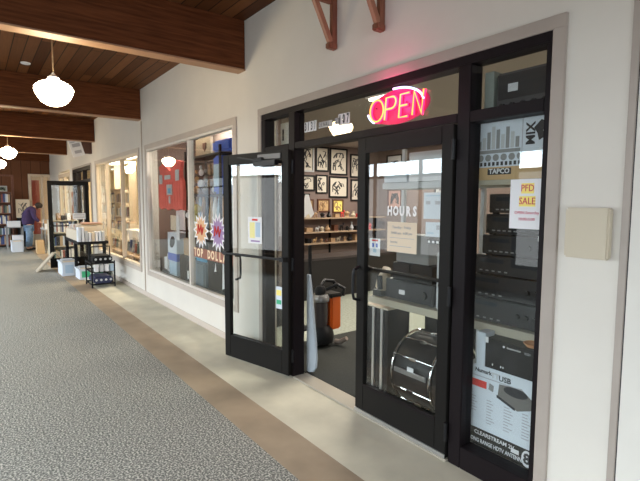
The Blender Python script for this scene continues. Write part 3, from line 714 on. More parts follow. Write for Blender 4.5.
# ---------------------------------------------------------------- behind the closed door
t = thing('bass_drum', 'black bass drum with chrome hoops lying behind the closed door', 'drum', (-2.28, 0.47, 0.05))
MX = Matrix.Rotation(PI / 2, 4, 'Y')
R = 0.275; cy, cz = 0.47, 0.335
x0d, x1d = -2.46, -2.09
MB().lathe([(R - .02, 0), (R, 0.005), (R, x1d - x0d - .005), (R - .02, x1d - x0d)], (x0d, cy, cz), 40, MX).build('shell', BLACK, t, smooth=True)
for x in (x0d, x1d):
    MB().tube([(x, cy + (R + .012) * math.cos(2 * PI * k / 48), cz + (R + .012) * math.sin(2 * PI * k / 48)) for k in range(48)], 0.0085, 8, closed=True).build('hoop', CHROME, t, smooth=True)
MB().lathe([(R - .015, 0), (R - .015, .004)], (x1d + .002, cy, cz), 40, MX).build('drum_head', GREYD, t)
for a in (200, 232, 150, 118, 90):
    a = math.radians(a); y = cy + (R + .014) * math.cos(a); z = cz + (R + .014) * math.sin(a)
    lg = MB().box(-2.31, -2.24, y - .012, y + .012, z - .012, z + .012).build('lug', CHROME, t, bevel=.004)
    MB().tube([(x0d - .01, y, z), (x1d + .01, y, z)], 0.005, 8).build('tension_rod', CHROME, lg)
a = math.radians(172); y = cy + (R + .012) * math.cos(a); z = cz + (R + .012) * math.sin(a)
MB().box(-2.43, -2.12, y - .008, y + .006, z - .018, z + .018).build('lug_rail', STEEL, t, bevel=.003)
MB().box(-2.29, -2.23, y - .012, y - .009, z + .02, z + .055).build('white_badge', WHITE, t)
for y in (cy - .12, cy + .12): MB().box(-2.36, -2.2, y - .015, y + .015, 0.0, 0.10).build('foot_block', MATTE, t)
t = thing('rack_case', 'black equipment case with silver aluminium edge strips left of the drum', 'case', (-2.8, 0.4, 0.0))
MB().box(-2.93, -2.66, 0.34, 0.60, 0.0, 0.76).build('body', MATTE, t)
MB().box(-2.935, -2.655, 0.335, 0.60, 0.76, 0.775).build('lid', BEIGE, t)
for x in (-2.93, -2.835, -2.735): MB().box(x, x + .026, 0.327, 0.34, 0.0, 0.76).build('edge_strip', STEEL, t)
MB().box(-2.86, -2.835, .327, .34, .3, .5).build('recessed_handle', BLACK, t)
tag(MB().box(-2.64, -2.10, 0.77, 1.05, 0.0, 0.70).build('speaker_cabinet', MATTE, bevel=.01), 'black speaker cabinet standing behind the bass drum', 'speaker')
# items on the 0.885 shelf behind the door
t = thing('stereo_receiver', 'black stereo unit with a white price tag on the shelf behind the closed door', 'receiver', (-2.35, 0.4, 0.886))
MB().box(-2.62, -2.13, 0.27, 0.55, 0.895, 1.045).build('case', BLACK, t, bevel=.004)
MB().box(-2.60, -2.15, .265, .27, .905, 1.035).build('front_panel', GREYD, t)
MB().lathe([(0.03, 0), (.028, .02), (.01, .021)], (-2.22, 0.265, 0.965), 18, Matrix.Rotation(PI / 2, 4, 'X')).build('knob', BLACK, t, smooth=True)
MB().box(-2.47, -2.41, .262, .264, .94, .975).build('price_tag', WHITE, t)
for q in (-2.6, -2.2): MB().box(q, q + .04, .3, .34, .885, .895).build('foot', MATTE, t)
t = thing('stereo_receiver', 'dark glossy unit standing on top of the black stereo unit behind the closed door', 'receiver', (-2.38, 0.42, 1.046))
MB().box(-2.58, -2.18, .30, .55, 1.05, 1.18).build('case', BLACK, t, bevel=.004)
MB().box(-2.57, -2.40, .297, .30, 1.06, 1.17).build('front_panel', GREYD, t)
MB().box(-2.56, -2.2, .31, .5, 1.045, 1.05).build('foot', MATTE, t)
t = thing('silver_speaker', 'silver upright loudspeaker at the right end behind the closed door', 'speaker', (-2.07, 0.4, 0.886))
MB().box(-2.12, -1.98, .27, .5, .886, 1.30).build('case', LGREY, t, bevel=.008)
MB().lathe([(0.05, 0), (.045, -.01), (.01, .01)], (-2.05, 0.268, 1.06), 20, Matrix.Rotation(PI / 2, 4, 'X')).build('cone', BLACK, t, smooth=True)
t = thing('power_tool', 'tan and black power tool at the left end of the shelf behind the closed door', 'tool', (-2.7, 0.3, 0.886))
MB().lathe([(0.02, 0), (.05, .02), (.055, .10), (.04, .16), (.035, .2)], (-2.71, .30, .93), 18, Matrix.Rotation(.35, 4, 'Y')).build('body', mat('tool_tan', (.50, .40, .28), .4), t, smooth=True)
MB().tube([(-2.665, .24, 1.06), (-2.655, .235, 1.0), (-2.65, .235, .95)], .022, 10).build('handle', BLACK, t)
MB().box(-2.75, -2.66, .25, .35, .886, .935).build('base', BLACK, t)
tag(MB().prism([(0, 0), (.14, .015), (.13, .06), (.01, .05)], .08, (-2.92, 0.42, 0.776), (1, 0, 0), (0, 0, 1), (0, 1, 0)).build('red_packet', REDF), 'red and white packet on top of the case with silver strips', 'packet')
# upper shelf boxes
tag(MB().box(-2.66, -2.42, .27, .5, 1.806, 1.95).build('printer_box', COOLW, bevel=.003), 'pale blue box on the left of the top shelf behind the closed door', 'box')
tag(MB().box(-2.40, -2.05, .27, .5, 1.806, 2.02).build('printer_box', WHITE, bevel=.003), 'bigger white box on the right of the top shelf behind the closed door', 'box')
tag(MB().box(-2.57, -2.24, .33, .5, 1.181, 1.40).build('amp_box', GREY, bevel=.003), 'grey box on the glossy stereo unit, behind the cream notice on the closed door', 'box')

# ---------------------------------------------------------------- inside the entrance
t = thing('vacuum_cleaner', 'orange and black upright vacuum cleaner standing inside the open doorway', 'vacuum cleaner', (-4.14, 0.82, 0.0))
vx, vy = -4.14, 0.80
MB().lathe([(0.10, 0.03), (0.145, 0.06), (0.155, 0.13), (0.14, 0.20), (0.11, 0.25)], (vx, vy - .04, 0), 24).build('drum_base', BLACK, t, smooth=True)
MB().box(vx - .07, vx + .12, vy + .02, vy + .17, 0.20, 0.60).build('orange_housing', ORANGE, t, bevel=.02)
MB().box(vx - .075, vx + .125, vy + .01, vy + .175, 0.565, 0.615).build('housing_top', BLACK, t, bevel=.01)
MB().lathe([(0.085, 0.24), (0.09, 0.30), (0.09, 0.52), (0.10, 0.53)], (vx + .02, vy - .06, 0), 24).build('dust_cup', mat('smoked_plastic', (.06, .05, .05), .15), t, smooth=True)
MB().lathe([(0.10, 0.53), (0.108, 0.55), (0.105, 0.585), (0.085, 0.61), (0.02, .615)], (vx + .02, vy - .06, 0), 24).build('cup_lid', mat('silver_plastic', (.35, .35, .35), .25, .6), t, smooth=True)
MB().lathe([(.06, .612), (.065, .66), (.045, .70), (.01, .71)], (vx + .02, vy - .06, 0), 20).build('top_knob', BLACK, t, smooth=True)
MB().tube([(vx + .02, vy - .06, .69), (vx + .0, vy + .02, .76), (vx + .03, vy + .12, .74), (vx + .04, vy + .16, .66)], .022, 10).build('hose', BLACK, t, smooth=True)
MB().tube([(vx - .1, vy - .06, .25), (vx - .13, vy - .07, .6), (vx - .15, vy - .08, .9), (vx - .16, vy - .08, 1.15)], .022, 10).build('handle_pole', BLACK, t)
MB().tube([(vx + .05, vy, .66), (vx + .12, vy + .10, .72), (vx + .2, vy + .14, .68), (vx + .2, vy + .12, .6)], .02, 10).build('hose', BLACK, t, smooth=True)
MB().tube([(vx + .10, vy + .10, .05), (vx + .16, vy + .12, .06), (vx + .25, vy + .14, .12)], [.035, .03, .024], 10).build('nozzle', mat('nozzle_grey', (.22, .17, .14), .5), t, smooth=True)
for yy_ in (vy - .12, vy + .05):
    MB().lathe([(.035, -.015), (.035, .015)], (vx - .02, yy_, .035), 14, Matrix.Rotation(PI / 2, 4, 'X')).build('wheel', MATTE, t)
# pale board leaning inside the jamb
bd = MB().prism([(-.06, 0.0), (-.02, -.0), (.045, 0.02), (.085, .07), (.095, .16), (.08, .32), (.045, .56), (.01, .80), (-.02, .95), (-.06, .95)], .025, (-3.51, 0.16, 0.012), (1, 0, 0), (0, 0, 1), (0, 1, 0)).build('pale_board', mat('pale_blue_board', (.46, .51, .55), .5), bevel=.004)
tag(bd, 'pale blue-grey rounded board standing just inside the open doorway beside the jamb', 'board')
# black counter and shelves along the picture wall
t = thing('shop_counter', 'low black counter in front of the picture wall inside the shop', 'counter', (-6.5, 3.6, 0.0))
MB().box(-6.75, -6.22, 1.5, 5.3, 0.0, 0.66).build('body', mat('counter_black', (.012, .010, .010), .6), t)
MB().box(-6.77, -6.20, 1.48, 5.32, 0.66, 0.70).build('top', mat('counter_top_dark', (.05, .04, .04), .35), t)
t = thing('wall_shelving', 'wall shelving crowded with small ornaments below the framed pictures', 'shelf', (-8.0, 4.0, 0.5))
SH = [1.28, 0.98, 0.74]
for z in SH: MB().box(-8.22, -7.86, 2.6, 5.5, z, z + .025).build('shelf_board', mat('shelf_wood_tan', (.42, .30, .20), .5), t)
for y in (2.62, 4.05, 5.47): MB().box(-8.22, -8.18, y, y + .03, 0.0, 1.30).build('upright', MATTE, t)
col = [WHITE, TAN, CARD, BLACK, LGREY, CARD, BROWN, BEIGE, GREYD, BLACK, REDF]
names = ['upper', 'middle', 'lower']
for si, z in enumerate(SH):
    y = 3.15; k = 0
    while y < 5.1:
        hgt = random.uniform(.09, .21); wd = random.uniform(.04, .085)
        m_ = MB(); kk = k % 4
        if kk == 0: m_.lathe([(wd * .6, 0), (wd, hgt * .3), (wd * .4, hgt * .7), (wd * .5, hgt)], (-8.0, y, z + .026), 12)
        elif kk == 1: m_.box(-8.06, -7.95, y - wd, y + wd, z + .026, z + .026 + hgt * .7)
        elif kk == 2:
            for dy in (-.03, .03): m_.box(-8.0, -7.98, y + dy - .008, y + dy + .008, z + .026, z + .026 + hgt * .5)
            m_.ball((-7.99, y, z + .026 + hgt * .62), .03, (.7, 1.6, .8)); m_.ball((-7.99, y + .055, z + .03 + hgt * .85), .02, (.8, 1, 1.4))
        else: m_.lathe([(wd * .9, 0), (wd * .5, hgt * .2), (wd * .9, hgt * .6), (wd * .2, hgt * .9)], (-7.98, y, z + .026), 10)
        o = m_.build('figurine' if kk == 2 else 'ornament', random.choice(col), smooth=False)
        tag(o, 'small ornament standing on the %s wooden shelf below the framed pictures' % names[si], 'ornament', 'ornaments on the %s shelf of the picture wall' % names[si])
        y += wd * 2 + random.uniform(.045, .08); k += 1
# framed pictures on the wall at x=-8.22
def picture(y0, y1, z0, z1, label, fm, seedn, pm=WHITE, x=-8.2175, hang=True, ink=INK, d=.025):
    rnd = random.Random(seedn)
    t = thing('framed_picture', label, 'picture', (x, (y0 + y1) / 2, z0))
    wd = min(.035, (y1 - y0) * .09)
    f = MB(); f.box(x, x + d, y0, y1, z1 - wd, z1); f.box(x, x + d, y0, y1, z0, z0 + wd); f.box(x, x + d, y0, y0 + wd, z0 + wd, z1 - wd); f.box(x, x + d, y1 - wd, y1, z0 + wd, z1 - wd)
    f.build('frame', fm, t)
    MB().box(x, x + .006, y0 + wd, y1 - wd, z0 + wd, z1 - wd).build('print', pm, t)
    cy_, cz_ = (y0 + y1) / 2, (z0 + z1) / 2; hw, hh = (y1 - y0) * .30, (z1 - z0) * .32
    m_ = MB()
    for k in range(9):
        a, b_ = rnd.uniform(-hw, hw), rnd.uniform(-hh, hh); L_ = rnd.uniform(.3, .8)
        pts = [(x + .010, cy_ + max(-hw, min(hw, a + hw * L_ * math.cos(q * .8 + k))), cz_ + max(-hh, min(hh, b_ + hh * L_ * math.sin(q * .8 + k * 2)))) for q in range(5)]
        m_.tube(pts, rnd.uniform(.006, .014), 5)
    m_.build('drawing', ink, t)
SC = 8.22 / 8.0
PAPER = mat('print_cream', (.68, .62, .52), .7)
pics = [(3.22, 3.57, 2.28, 2.80, 'framed print at the top left of the picture wall, nearest the jamb', LGREY),
        (3.67, 3.98, 2.30, 2.78, 'black framed print in the top row left of the large bold drawing', BLACK),
        (4.06, 4.52, 2.24, 2.78, 'large bold black ink drawing in the top row of the picture wall', BLACK),
        (4.66, 5.02, 2.20, 2.68, 'framed print at the right end of the top row of the picture wall', BLACK),
        (3.24, 3.60, 1.87, 2.15, 'small framed drawing of a winged shape, second row, nearest the jamb', BLACK),
        (3.68, 3.95, 1.82, 2.17, 'framed circular ink drawing in the second row', BLACK),
        (4.04, 4.54, 1.73, 2.15, 'wide framed ink drawing of a rounded figure in the second row', BLACK),
        (4.68, 5.0, 1.66, 2.10, 'framed print at the right end of the second row, beside the closed door edge', BLACK)]
for k, (a, b_, c, d, lb, fm) in enumerate(pics): picture(a - .0, b_ + .05, c + .01, d + .07, lb, fm, k + 3, pm=PAPER)
picture(3.72, 4.06, 1.42, 1.71, 'small brown framed picture with a pale mat in the bottom row', BROWN, 20, TAN, ink=CARD)
picture(4.15, 4.46, 1.40, 1.70, 'small picture with a yellow mat and brown frame in the bottom row', BROWN, 21, YELLOW, ink=CARD)
picture(3.30, 3.62, 1.44, 1.70, 'small dark framed picture with tan print, bottom row, nearest the jamb', BROWN, 22, TAN, ink=CARD)
# pictures seen through the closed door glass on the same wall and back wall
for k, (a, z0, z1) in enumerate(((5.15, 2.1, 2.7), (5.15, 1.5, 1.95))):
    pass
def picture_back(x0, x1, z0, z1, label, fm, seedn, pm=WHITE):
    rnd = random.Random(seedn); y = 5.6
    t = thing('framed_picture', label, 'picture', ((x0 + x1) / 2, y, z0))
    f = MB(); wd = .03
    f.box(x0, x1, y - .03, y, z1 - wd, z1); f.box(x0, x1, y - .03, y, z0, z0 + wd); f.box(x0, x0 + wd, y - .03, y, z0 + wd, z1 - wd); f.box(x1 - wd, x1, y - .03, y, z0 + wd, z1 - wd)
    f.build('frame', fm, t); MB().box(x0 + wd, x1 - wd, y - .008, y, z0 + wd, z1 - wd).build('print', pm, t)
    m_ = MB(); cx_ = (x0 + x1) / 2; cz_ = (z0 + z1) / 2
    for k in range(8):
        m_.tube([(cx_ + (x1 - x0) * .28 * math.cos(q + k), y - .012, cz_ + (z1 - z0) * .28 * math.sin(q * 1.3 + 2 * k)) for q in range(4)], .012, 5)
    m_.build('drawing', INK, t)
picture_back(-7.95, -7.45, 2.1, 2.75, 'black framed ink print on the back wall, at the left of the closed door glass', BLACK, 31)
picture_back(-7.25, -6.80, 2.15, 2.65, 'framed print on the back wall seen through the middle of the closed door', BLACK, 32)
picture_back(-7.9, -7.45, 1.5, 1.95, 'framed reddish print low on the back wall seen through the closed door glass', BROWN, 33, mat('print_rose', (.6, .35, .28), .7))
picture_back(-6.5, -5.9, 1.7, 2.6, 'tall framed print on the back wall seen through the right of the closed door glass', BLACK, 34, LGREY)
# white shirt on a stand by the jamb
t = thing('garment_stand', 'white cloth hanging from a thin black stand just inside the doorway', 'stand', (-4.86, .98, 0))
MB().tube([(-4.86, .98, 0.02), (-4.86, .98, 1.78)], .015, 8).build('pole', BLACK, t)
MB().lathe([(.12, 0), (.12, .02), (.02, .03)], (-4.86, .98, 0), 18).build('base', BLACK, t)
MB().bar((-4.86, .98, 1.74), (-4.70, 1.0, 1.74), .02, .02).build('hook_arm', BLACK, t)
MB().prism([(-.02, .24), (.02, .24), (.06, .10), (.09, .0), (.05, -.05), (.02, .0), (-.03, -.05), (-.08, .0), (-.05, .10)], .03, (-4.74, .99, 1.50), (.6, .8, 0), (0, 0, 1), (.8, -.6, 0)).build('cloth', WHITE, t)

# ---------------------------------------------------------------- display window of the shop (window 2)
t = thing('display_platform', 'low dark platform along the inside of the shop display window', 'platform', (-6.4, 0.5, 0))
MB().box(-7.98, -5.12, 0.21, 0.9, 0.0, 0.44).build('base', GREYD, t)
MB().box(-7.98, -5.10, 0.205, 0.9, 0.44, 0.46).build('top', GREY, t)
t = thing('display_partition', 'dark slatted partition behind the goods in the shop display window', 'partition', (-6.4, 0.95, 0))
MB().box(-8.2, -5.3, 0.92, 0.97, 0.0, 2.88).build('panel', mat('partition_brown', (.13, .095, .08), .8), t)
for k in range(10): MB().box(-8.2, -5.3, 0.91, 0.92, 0.55 + k * .22, 0.57 + k * .22).build('slat', GREYD, t)
t = thing('metal_rack', 'black metal rack with two shelves in the right half of the shop display window', 'rack', (-6.3, 0.45, .46))
for z in (1.72, 2.28, 1.05): MB().box(-7.0, -5.72, .30, .60, z, z + .03).build('rack_shelf', BLACK, t)
for x, y in ((-7.0, .27), (-5.75, .27), (-7.0, .60), (-5.75, .60)): MB().box(x, x + .03, y, y + .03, .46, 2.4).build('post', BLACK, t)
t = thing('hanging_jersey', 'red sports jersey hanging in the left half of the shop display window', 'jersey', (-7.1, .2, 1.5))
JX = -7.22
MB().prism([(-.55, .03), (-.45, -.02), (-.30, .02), (-.12, -.03), (.05, .01), (.25, -.03), (.42, .01), (.54, -.02), (.55, .30), (.53, .50), (.46, .58), (.45, .70), (.50, .86), (.34, .89), (.18, .91), (.12, .78), (.0, .72), (-.13, .78), (-.20, .91), (-.36, .87), (-.52, .82), (-.46, .68), (-.47, .56), (-.55, .48), (-.56, .30)], .05, (JX, .12, 1.53), (1, 0, 0), (0, 0, .82), (0, 1, 0)).build('jersey_body', RED, t, bevel=.003)
j = MB()
for k in range(9): j.tube([(JX - .45 + k * .11, .122, 1.56), (JX - .44 + k * .108, .119, 1.75), (JX - .42 + k * .105, .122, 1.95)], .010, 6)
j.build('folds', RED, t)
for (a, b_, c, d) in ((-.47, -.33, .48, .66), (.27, .43, .52, .72), (-.22, .06, .56, .64), (-.13, .12, .26, .46), (-.04, .03, .10, .24)):
    MB().box(JX + a, JX + b_, .108, .112, 1.53 + c * .82, 1.53 + d * .82).build('white_patch', LGREY, t)
MB().box(JX - .06, JX + .06, .105, .108, 1.77, 1.85).build('crest', CYAN, t)
t = thing('guitar', 'dark guitar hanging behind the red jersey in the display window', 'guitar', (-7.55, .6, 1.5))
MB().prism([(0, 0), (.13, .02), (.17, .12), (.12, .22), (.14, .32), (.08, .40), (-.08, .40), (-.14, .32), (-.12, .22), (-.17, .12), (-.13, .02)], .06, (-7.55, .55, 1.55), (1, 0, 0), (0, 0, 1), (0, 1, 0)).build('body', MATTE, t, bevel=.01)
MB().box(-7.58, -7.52, .54, .57, 1.95, 2.45).build('neck', BLACK, t)
MB().box(-7.60, -7.50, .54, .57, 2.45, 2.58).build('headstock', BLACK, t)
MB().tube([(-7.55, .565, 2.5), (-7.55, .565, 2.91)], .006, 6).build('hanger', BLACK, t)
def blk(name, label, cat, x0, x1, y0, y1, z0, z1, m, bevel=.004): return tag(MB().box(x0, x1, y0, y1, z0, z1).build(name, m, bevel=bevel), label, cat)
t = thing('poster_box', 'white box with a dark oval picture in the lower left of the shop display window', 'box', (-7.2, .2, .85))
MB().box(-7.5, -7.1, .16, .4, .82, 1.15).build('carton', COOLW, t); MB().box(-7.5, -7.1, .158, .16, .70, .82).build('blue_band', BLUE, t); MB().box(-7.5, -7.1, .16, .4, .70, .82).build('carton_base', BLUE, t)
MB().prism([(.12 * math.cos(a * PI / 8), .09 * math.sin(a * PI / 8)) for a in range(16)], .002, (-7.29, .158, 1.0), (1, 0, .25), (0, 0, 1), (0, 1, 0)).build('oval_print', INK, t)
blk('plinth_box', 'pale blue box supporting the white poster box in the display window', 'box', -7.48, -7.14, .17, .42, .461, .699, LBLUE)
blk('white_canister', 'rounded white container at the far left bottom of the display window', 'container', -7.86, -7.62, .2, .4, .461, .76, WHITE, .05)
blk('paper_sheet', 'long white printed sheet below the red jersey', 'sheet', -7.06, -6.93, .15, .156, 1.05, 1.44, WHITE, 0)
blk('manila_card', 'tan card hanging left of the white sheet below the jersey', 'card', -7.52, -7.2, .22, .226, 1.18, 1.42, MANILA, 0)
tag(MB().box(-7.9, -7.55, .45, .62, 1.161, 1.5).build('white_carton', WHITE), 'white carton on the dark red-brown box left of the white poster box', 'carton')
blk('brown_bag', 'tan paper bag in the right bottom of the left window half', 'bag', -6.80, -6.55, .16, .26, .841, 1.10, CARD, .01)
blk('black_case', 'black case with a white label beneath the tan paper bag', 'case', -6.95, -6.5, .15, .26, .461, .84, MATTE, .01)
blk('dark_speaker', 'dark red-brown box between the white container and the poster box', 'box', -7.9, -7.55, .45, .7, .461, 1.16, mat('oxblood', (.07, .02, .02), .6), .01)
blk('white_label', 'white label on the black case low in the display window', 'label', -6.62, -6.57, .146, .1495, .5, .62, WHITE, 0)
t = thing('yellow_toy', 'yellow and white plush toy hanging beside the window mullion', 'toy', (-6.4, .2, 1.2))
MB().ball((-6.42, .2, 1.36), .10, (1, .7, 1.2)).ball((-6.36, .2, 1.54), .07).ball((-6.45, .2, 1.22), .06).ball((-6.33, .2, 1.25), .06).build('body', mat('plush_yellow', (.72, .6, .22), .9), t, smooth=True)
MB().ball((-6.46, .12, 1.45), .045).build('white_patch', WHITE, t)
# small clutter on the platform left half
for k in range(9):
    x = -7.40 + (k % 5) * .085; z = .461
    m_ = MB().lathe([(.03, 0), (.035, .05), (.02, .12), (.012, .17)], (x, .48 + .1 * (k // 5), z), 10)
    tag(m_.build('bottle', [WHITE, BLACK, LBLUE, BLUE, GREY][k % 5], smooth=True), 'small bottle on the platform right of the poster box in the display window', 'bottle', 'small bottles in the display window')
# right half: boxes, bag, strings, totes
t = thing('storage_bag', 'blue storage bag on the upper rack shelf behind the open door edge', 'bag', (-5.85, .45, 1.75))
MB().box(-6.03, -5.76, .31, .58, 1.751, 2.27).build('body', BLUE, t, bevel=.03)
MB().box(-6.05, -5.50, .31, .58, 2.311, 2.47).build('upper_bag', BLUE, t, bevel=.03)
MB().box(-5.99, -5.80, .304, .31, 1.85, 2.15).build('clear_window', LBLUE, t)
blk('wall_plaque', 'beige panel with a dark shield behind the top right of the display window', 'panel', -6.85, -6.30, .40, .44, 2.311, 2.58, mat('plaque_beige', (.42, .34, .24), .7))
tag(MB().prism([(0, 0), (.06, .05), (.06, .12), (-.06, .12), (-.06, .05)], .01, (-6.5, .389, 2.38), (1, 0, 0), (0, 0, 1), (0, 1, 0)).build('shield_badge', BROWN), 'dark shield on the beige panel in the display window', 'badge')
hb = [TAN, WHITE, GREY, CARD, LGREY]
for k in range(5):
    x = -6.88 + k * .17
    m_ = MB().ball((x, .42, 1.82 + .09 * (k % 2)), .06, (1, .8, 1.1), 10).ball((x + .01, .42, 1.98 + .1 * (k % 2)), .045, (1, .8, 1.2), 10).ball((x, .42, 2.10 + .06 * (k % 2)), .03, (1, .8, 1), 8)
    tag(m_.build('mask_ornament', hb[k], smooth=True), 'pale carved ornament in the row beside the blue bag in the display window', 'ornament', 'carved ornaments beside the blue bag')
for k in range(9):
    x = -6.92 + k * .135; m_ = MB()
    L_ = .33 + .12 * ((k * 7) % 3)
    m_.tube([(x, .38, 1.715), (x + .02, .37, 1.715 - L_ * .5), (x + .02 * ((k % 3) - 1), .37, 1.715 - L_)], [.012, .045, .02], 7)
    tag(m_.build('hanging_strap', [TAN, WHITE, LBLUE, CARD, BLACK][k % 5], smooth=True), 'strap or cloth hanging from the rack shelf in the display window', 'strap', 'straps hanging from the rack in the display window')
blk('cyan_bag', 'bright blue plastic bag just right of the window mullion', 'bag', -6.42, -5.98, .14, .26, .801, .97, CYAN, .05)
blk('grey_tote', 'translucent grey tub under the bright blue bag', 'tub', -6.44, -5.94, .12, .26, .461, .80, mat('tub_grey', (.20, .26, .31), .4), .02)
t = thing('black_amp', 'large black case with white marks in the lower right of the display window', 'case', (-5.55, .2, .461))
MB().box(-5.90, -5.15, .16, .265, .461, .98).build('body', MATTE, t, bevel=.01)
MB().prism([(0, 0), (.06, .01), (.04, .12)], .003, (-5.68, .156, .72), (1, 0, 0), (0, 0, 1), (0, 1, 0)).build('white_mark', WHITE, t)
MB().prism([(0, 0), (.06, .02), (.05, .32), (.02, .40)], .003, (-5.44, .156, .52), (1, 0, 0), (0, 0, 1), (0, 1, 0)).build('white_mark', WHITE, t)
# TOP DOLLAR decal
DY = 0.029
t = thing('window_decal', 'painted window lettering TOP DOLLAR under two starbursts, one orange and one purple', 'decal', (-5.4, DY, .9))
MB().box(-6.06, -4.80, DY - .0008, DY, .90, 1.03).build('orange_band', mat('band_rust', (.30, .12, .08), .7), t)
for i, ch in enumerate('TOP DOLLAR'):
    if ch == ' ': continue
    text(ch, 0.15, (-6.0 + .114 * i, DY - .003, .965), mat('letter_cream', (.9, .72, .48), .6), t, 'letter', sx=0.85, bold=.006)
def burst(cx, cz, r, m1, m2, tx, par):
    P_ = []
    for k in range(28):
        rad = r * (1.0 if k % 2 == 0 else .66); P_.append((rad * 1.05 * math.cos(k * PI / 14), rad * math.sin(k * PI / 14)))
    MB().prism(P_, .0008, (cx, DY - .0008, cz), (1, 0, 0), (0, 0, 1), (0, 1, 0)).build('starburst', WHITE, par)
    MB().prism([(a * .78, b_ * .78) for a, b_ in P_], .0008, (cx, DY - .002, cz), (1, 0, 0), (0, 0, 1), (0, 1, 0)).build('starburst_centre', m1, par)
    MB().tube([(cx - .09, DY - .004, cz - .05), (cx - .07, DY - .004, cz + .07), (cx - .02, DY - .004, cz - .02), (cx + .02, DY - .004, cz + .07), (cx + .05, DY - .004, cz - .05), (cx + .09, DY - .004, cz + .04)], .012, 6).build('red_scribble', m2, par)
burst(-5.80, 1.27, .25, ORBURST, REDF, '', t)
burst(-5.27, 1.27, .25, PURP2, REDF, '', t)

# ---------------------------------------------------------------- bookshop interior seen through window 3
def book_row(x0, x1, y0, y1, z, label, grp, axis='x', hmax=.26, dmin=.02, dmax=.045, depth=.15, n=None, face=1):
    if grp == 'books in the pale bookcase inside the bookshop': dmin, dmax = .09, .15
    pos = x0 if axis == 'x' else y0; end = x1 if axis == 'x' else y1
    k = 0
    while pos < end - dmax:
        wd = random.uniform(dmin, dmax); h = hmax * random.uniform(.72, 1.0)
        m_ = MB()
        if axis == 'x': m_.box(pos, pos + wd * .94, y0, y0 + depth, z, z + h)
        else: m_.box(x0, x0 + depth, pos, pos + wd * .94, z, z + h)
        tag(m_.build('book', random.choice(BOOKM)), label, 'book', grp)
        pos += wd; k += 1
def bookcase(name, label, x0, x1, y0, y1, zs, top, m, axis='x', side=.03, th=.025):
    t = thing(name, label, 'bookcase', ((x0 + x1) / 2, (y0 + y1) / 2, 0))
    for z in zs: MB().box(x0 + (side if axis == 'x' else 0), x1 - (side if axis == 'x' else 0), y0 + (side if axis == 'y' else 0), y1 - (side if axis == 'y' else 0), z, z + th).build('shelf_board', m, t)
    MB().box(x0, x1, y0, y1, top, top + th).build('top_board', m, t)
    if axis == 'x':
        for x in (x0, x1 - side): MB().box(x, x + side, y0, y1, 0, top).build('side_panel', m, t)
        MB().box(x0 + side, x1 - side, y1 - .012, y1, 0.02, top).build('back_panel', m, t)
    else:
        for y in (y0, y1 - side): MB().box(x0, x1, y, y + side, 0, top).build('side_panel', m, t)
        MB().box(x0, x0 + .012, y0 + side, y1 - side, 0.02, top).build('back_panel', m, t)
    return t
bookcase('bookcase', 'pale wooden bookcase inside the bookshop behind the left panes of its cream window', -18.0, -15.9, 1.5, 1.8, (.1, .5, .9, 1.3, 1.65), 2.0, CREAMWOOD)
for i, z in enumerate((.126, .526, .926, 1.326, 1.676)):
    book_row(-17.95, -15.95, 1.53, 1.6, z, 'book on a shelf of the pale bookcase inside the bookshop', 'books in the pale bookcase inside the bookshop', dmin=.06, dmax=.10)
t = thing('display_table', 'white cloth covered table inside the bookshop behind the nearest pane', 'table', (-12.1, .95, 0))
MB().box(-12.7, -11.5, .8, 1.2, .88, .92).build('table_top', WHITE, t)
for x, y in ((-12.67, .83), (-11.53, .83), (-12.67, 1.17), (-11.53, 1.17)): MB().box(x - .02, x + .02, y - .02, y + .02, 0, .88).build('leg', GREY, t)
MB().box(-12.3, -11.5, .785, .799, .42, .92).build('cloth_drop', WHITE, t)
t = thing('window_bench', 'low bench behind the glass of the bookshop window', 'bench', (-10.3, .45, 0))
MB().box(-12.35, -8.6, .25, .62, .48, .512).build('seat_board', CARD, t); MB().box(-12.3, -8.65, .28, .60, 0, .48).build('base', CARD, t)
for k in range(12):
    x = -12.3 + k * .2
    m_ = MB().prism([(0, 0), (.13, 0), (.13, .20 + .06 * (k % 3)), (0, .20 + .06 * (k % 3))], .03, (x, .42, .515), (1, 0, 0), (0, .12, 1), (0, 1, 0))
    tag(m_.build('display_book', BOOKM[(k * 4) % 9]), 'book standing along the inner sill of the bookshop window', 'book', 'books along the inner sill of the bookshop window')
t = thing('magazine_rack', 'cream wooden rack with three tiers of books behind the bookshop window glass', 'rack', (-14.6, 1.1, 0))
for z in (.78, 1.19, 1.58, 1.96): MB().box(-16.2, -13.0, 1.0, 1.2, z, z + .035).build('rack_shelf', CREAMWOOD, t)
for x in (-16.2, -14.6, -13.04): MB().box(x, x + .05, 1.0, 1.2, 0, 2.7).build('post', CREAMWOOD, t)
for z, w_ in ((.816, 'bottom'), (1.226, 'middle'), (1.616, 'top')):
    for a_ in (-16.1, -14.5):
        book_row(a_, a_ + 1.42, 1.03, 1.1, z, 'book on the %s tier of the cream rack behind the bookshop window' % w_, 'books on the %s tier of the cream rack' % w_, dmin=.055, dmax=.11)
t = thing('reading_chair', 'brown curved high backed armchair inside the bookshop behind the nearest pane', 'chair', (-12.6, 1.6, 0))
MB().box(-12.95, -12.3, 1.45, 1.95, 0, .5).build('seat', CARD, t, bevel=.04)
MB().box(-12.95, -12.3, 1.96, 2.1, 0, 1.95).build('backrest', CARD, t, bevel=.05)

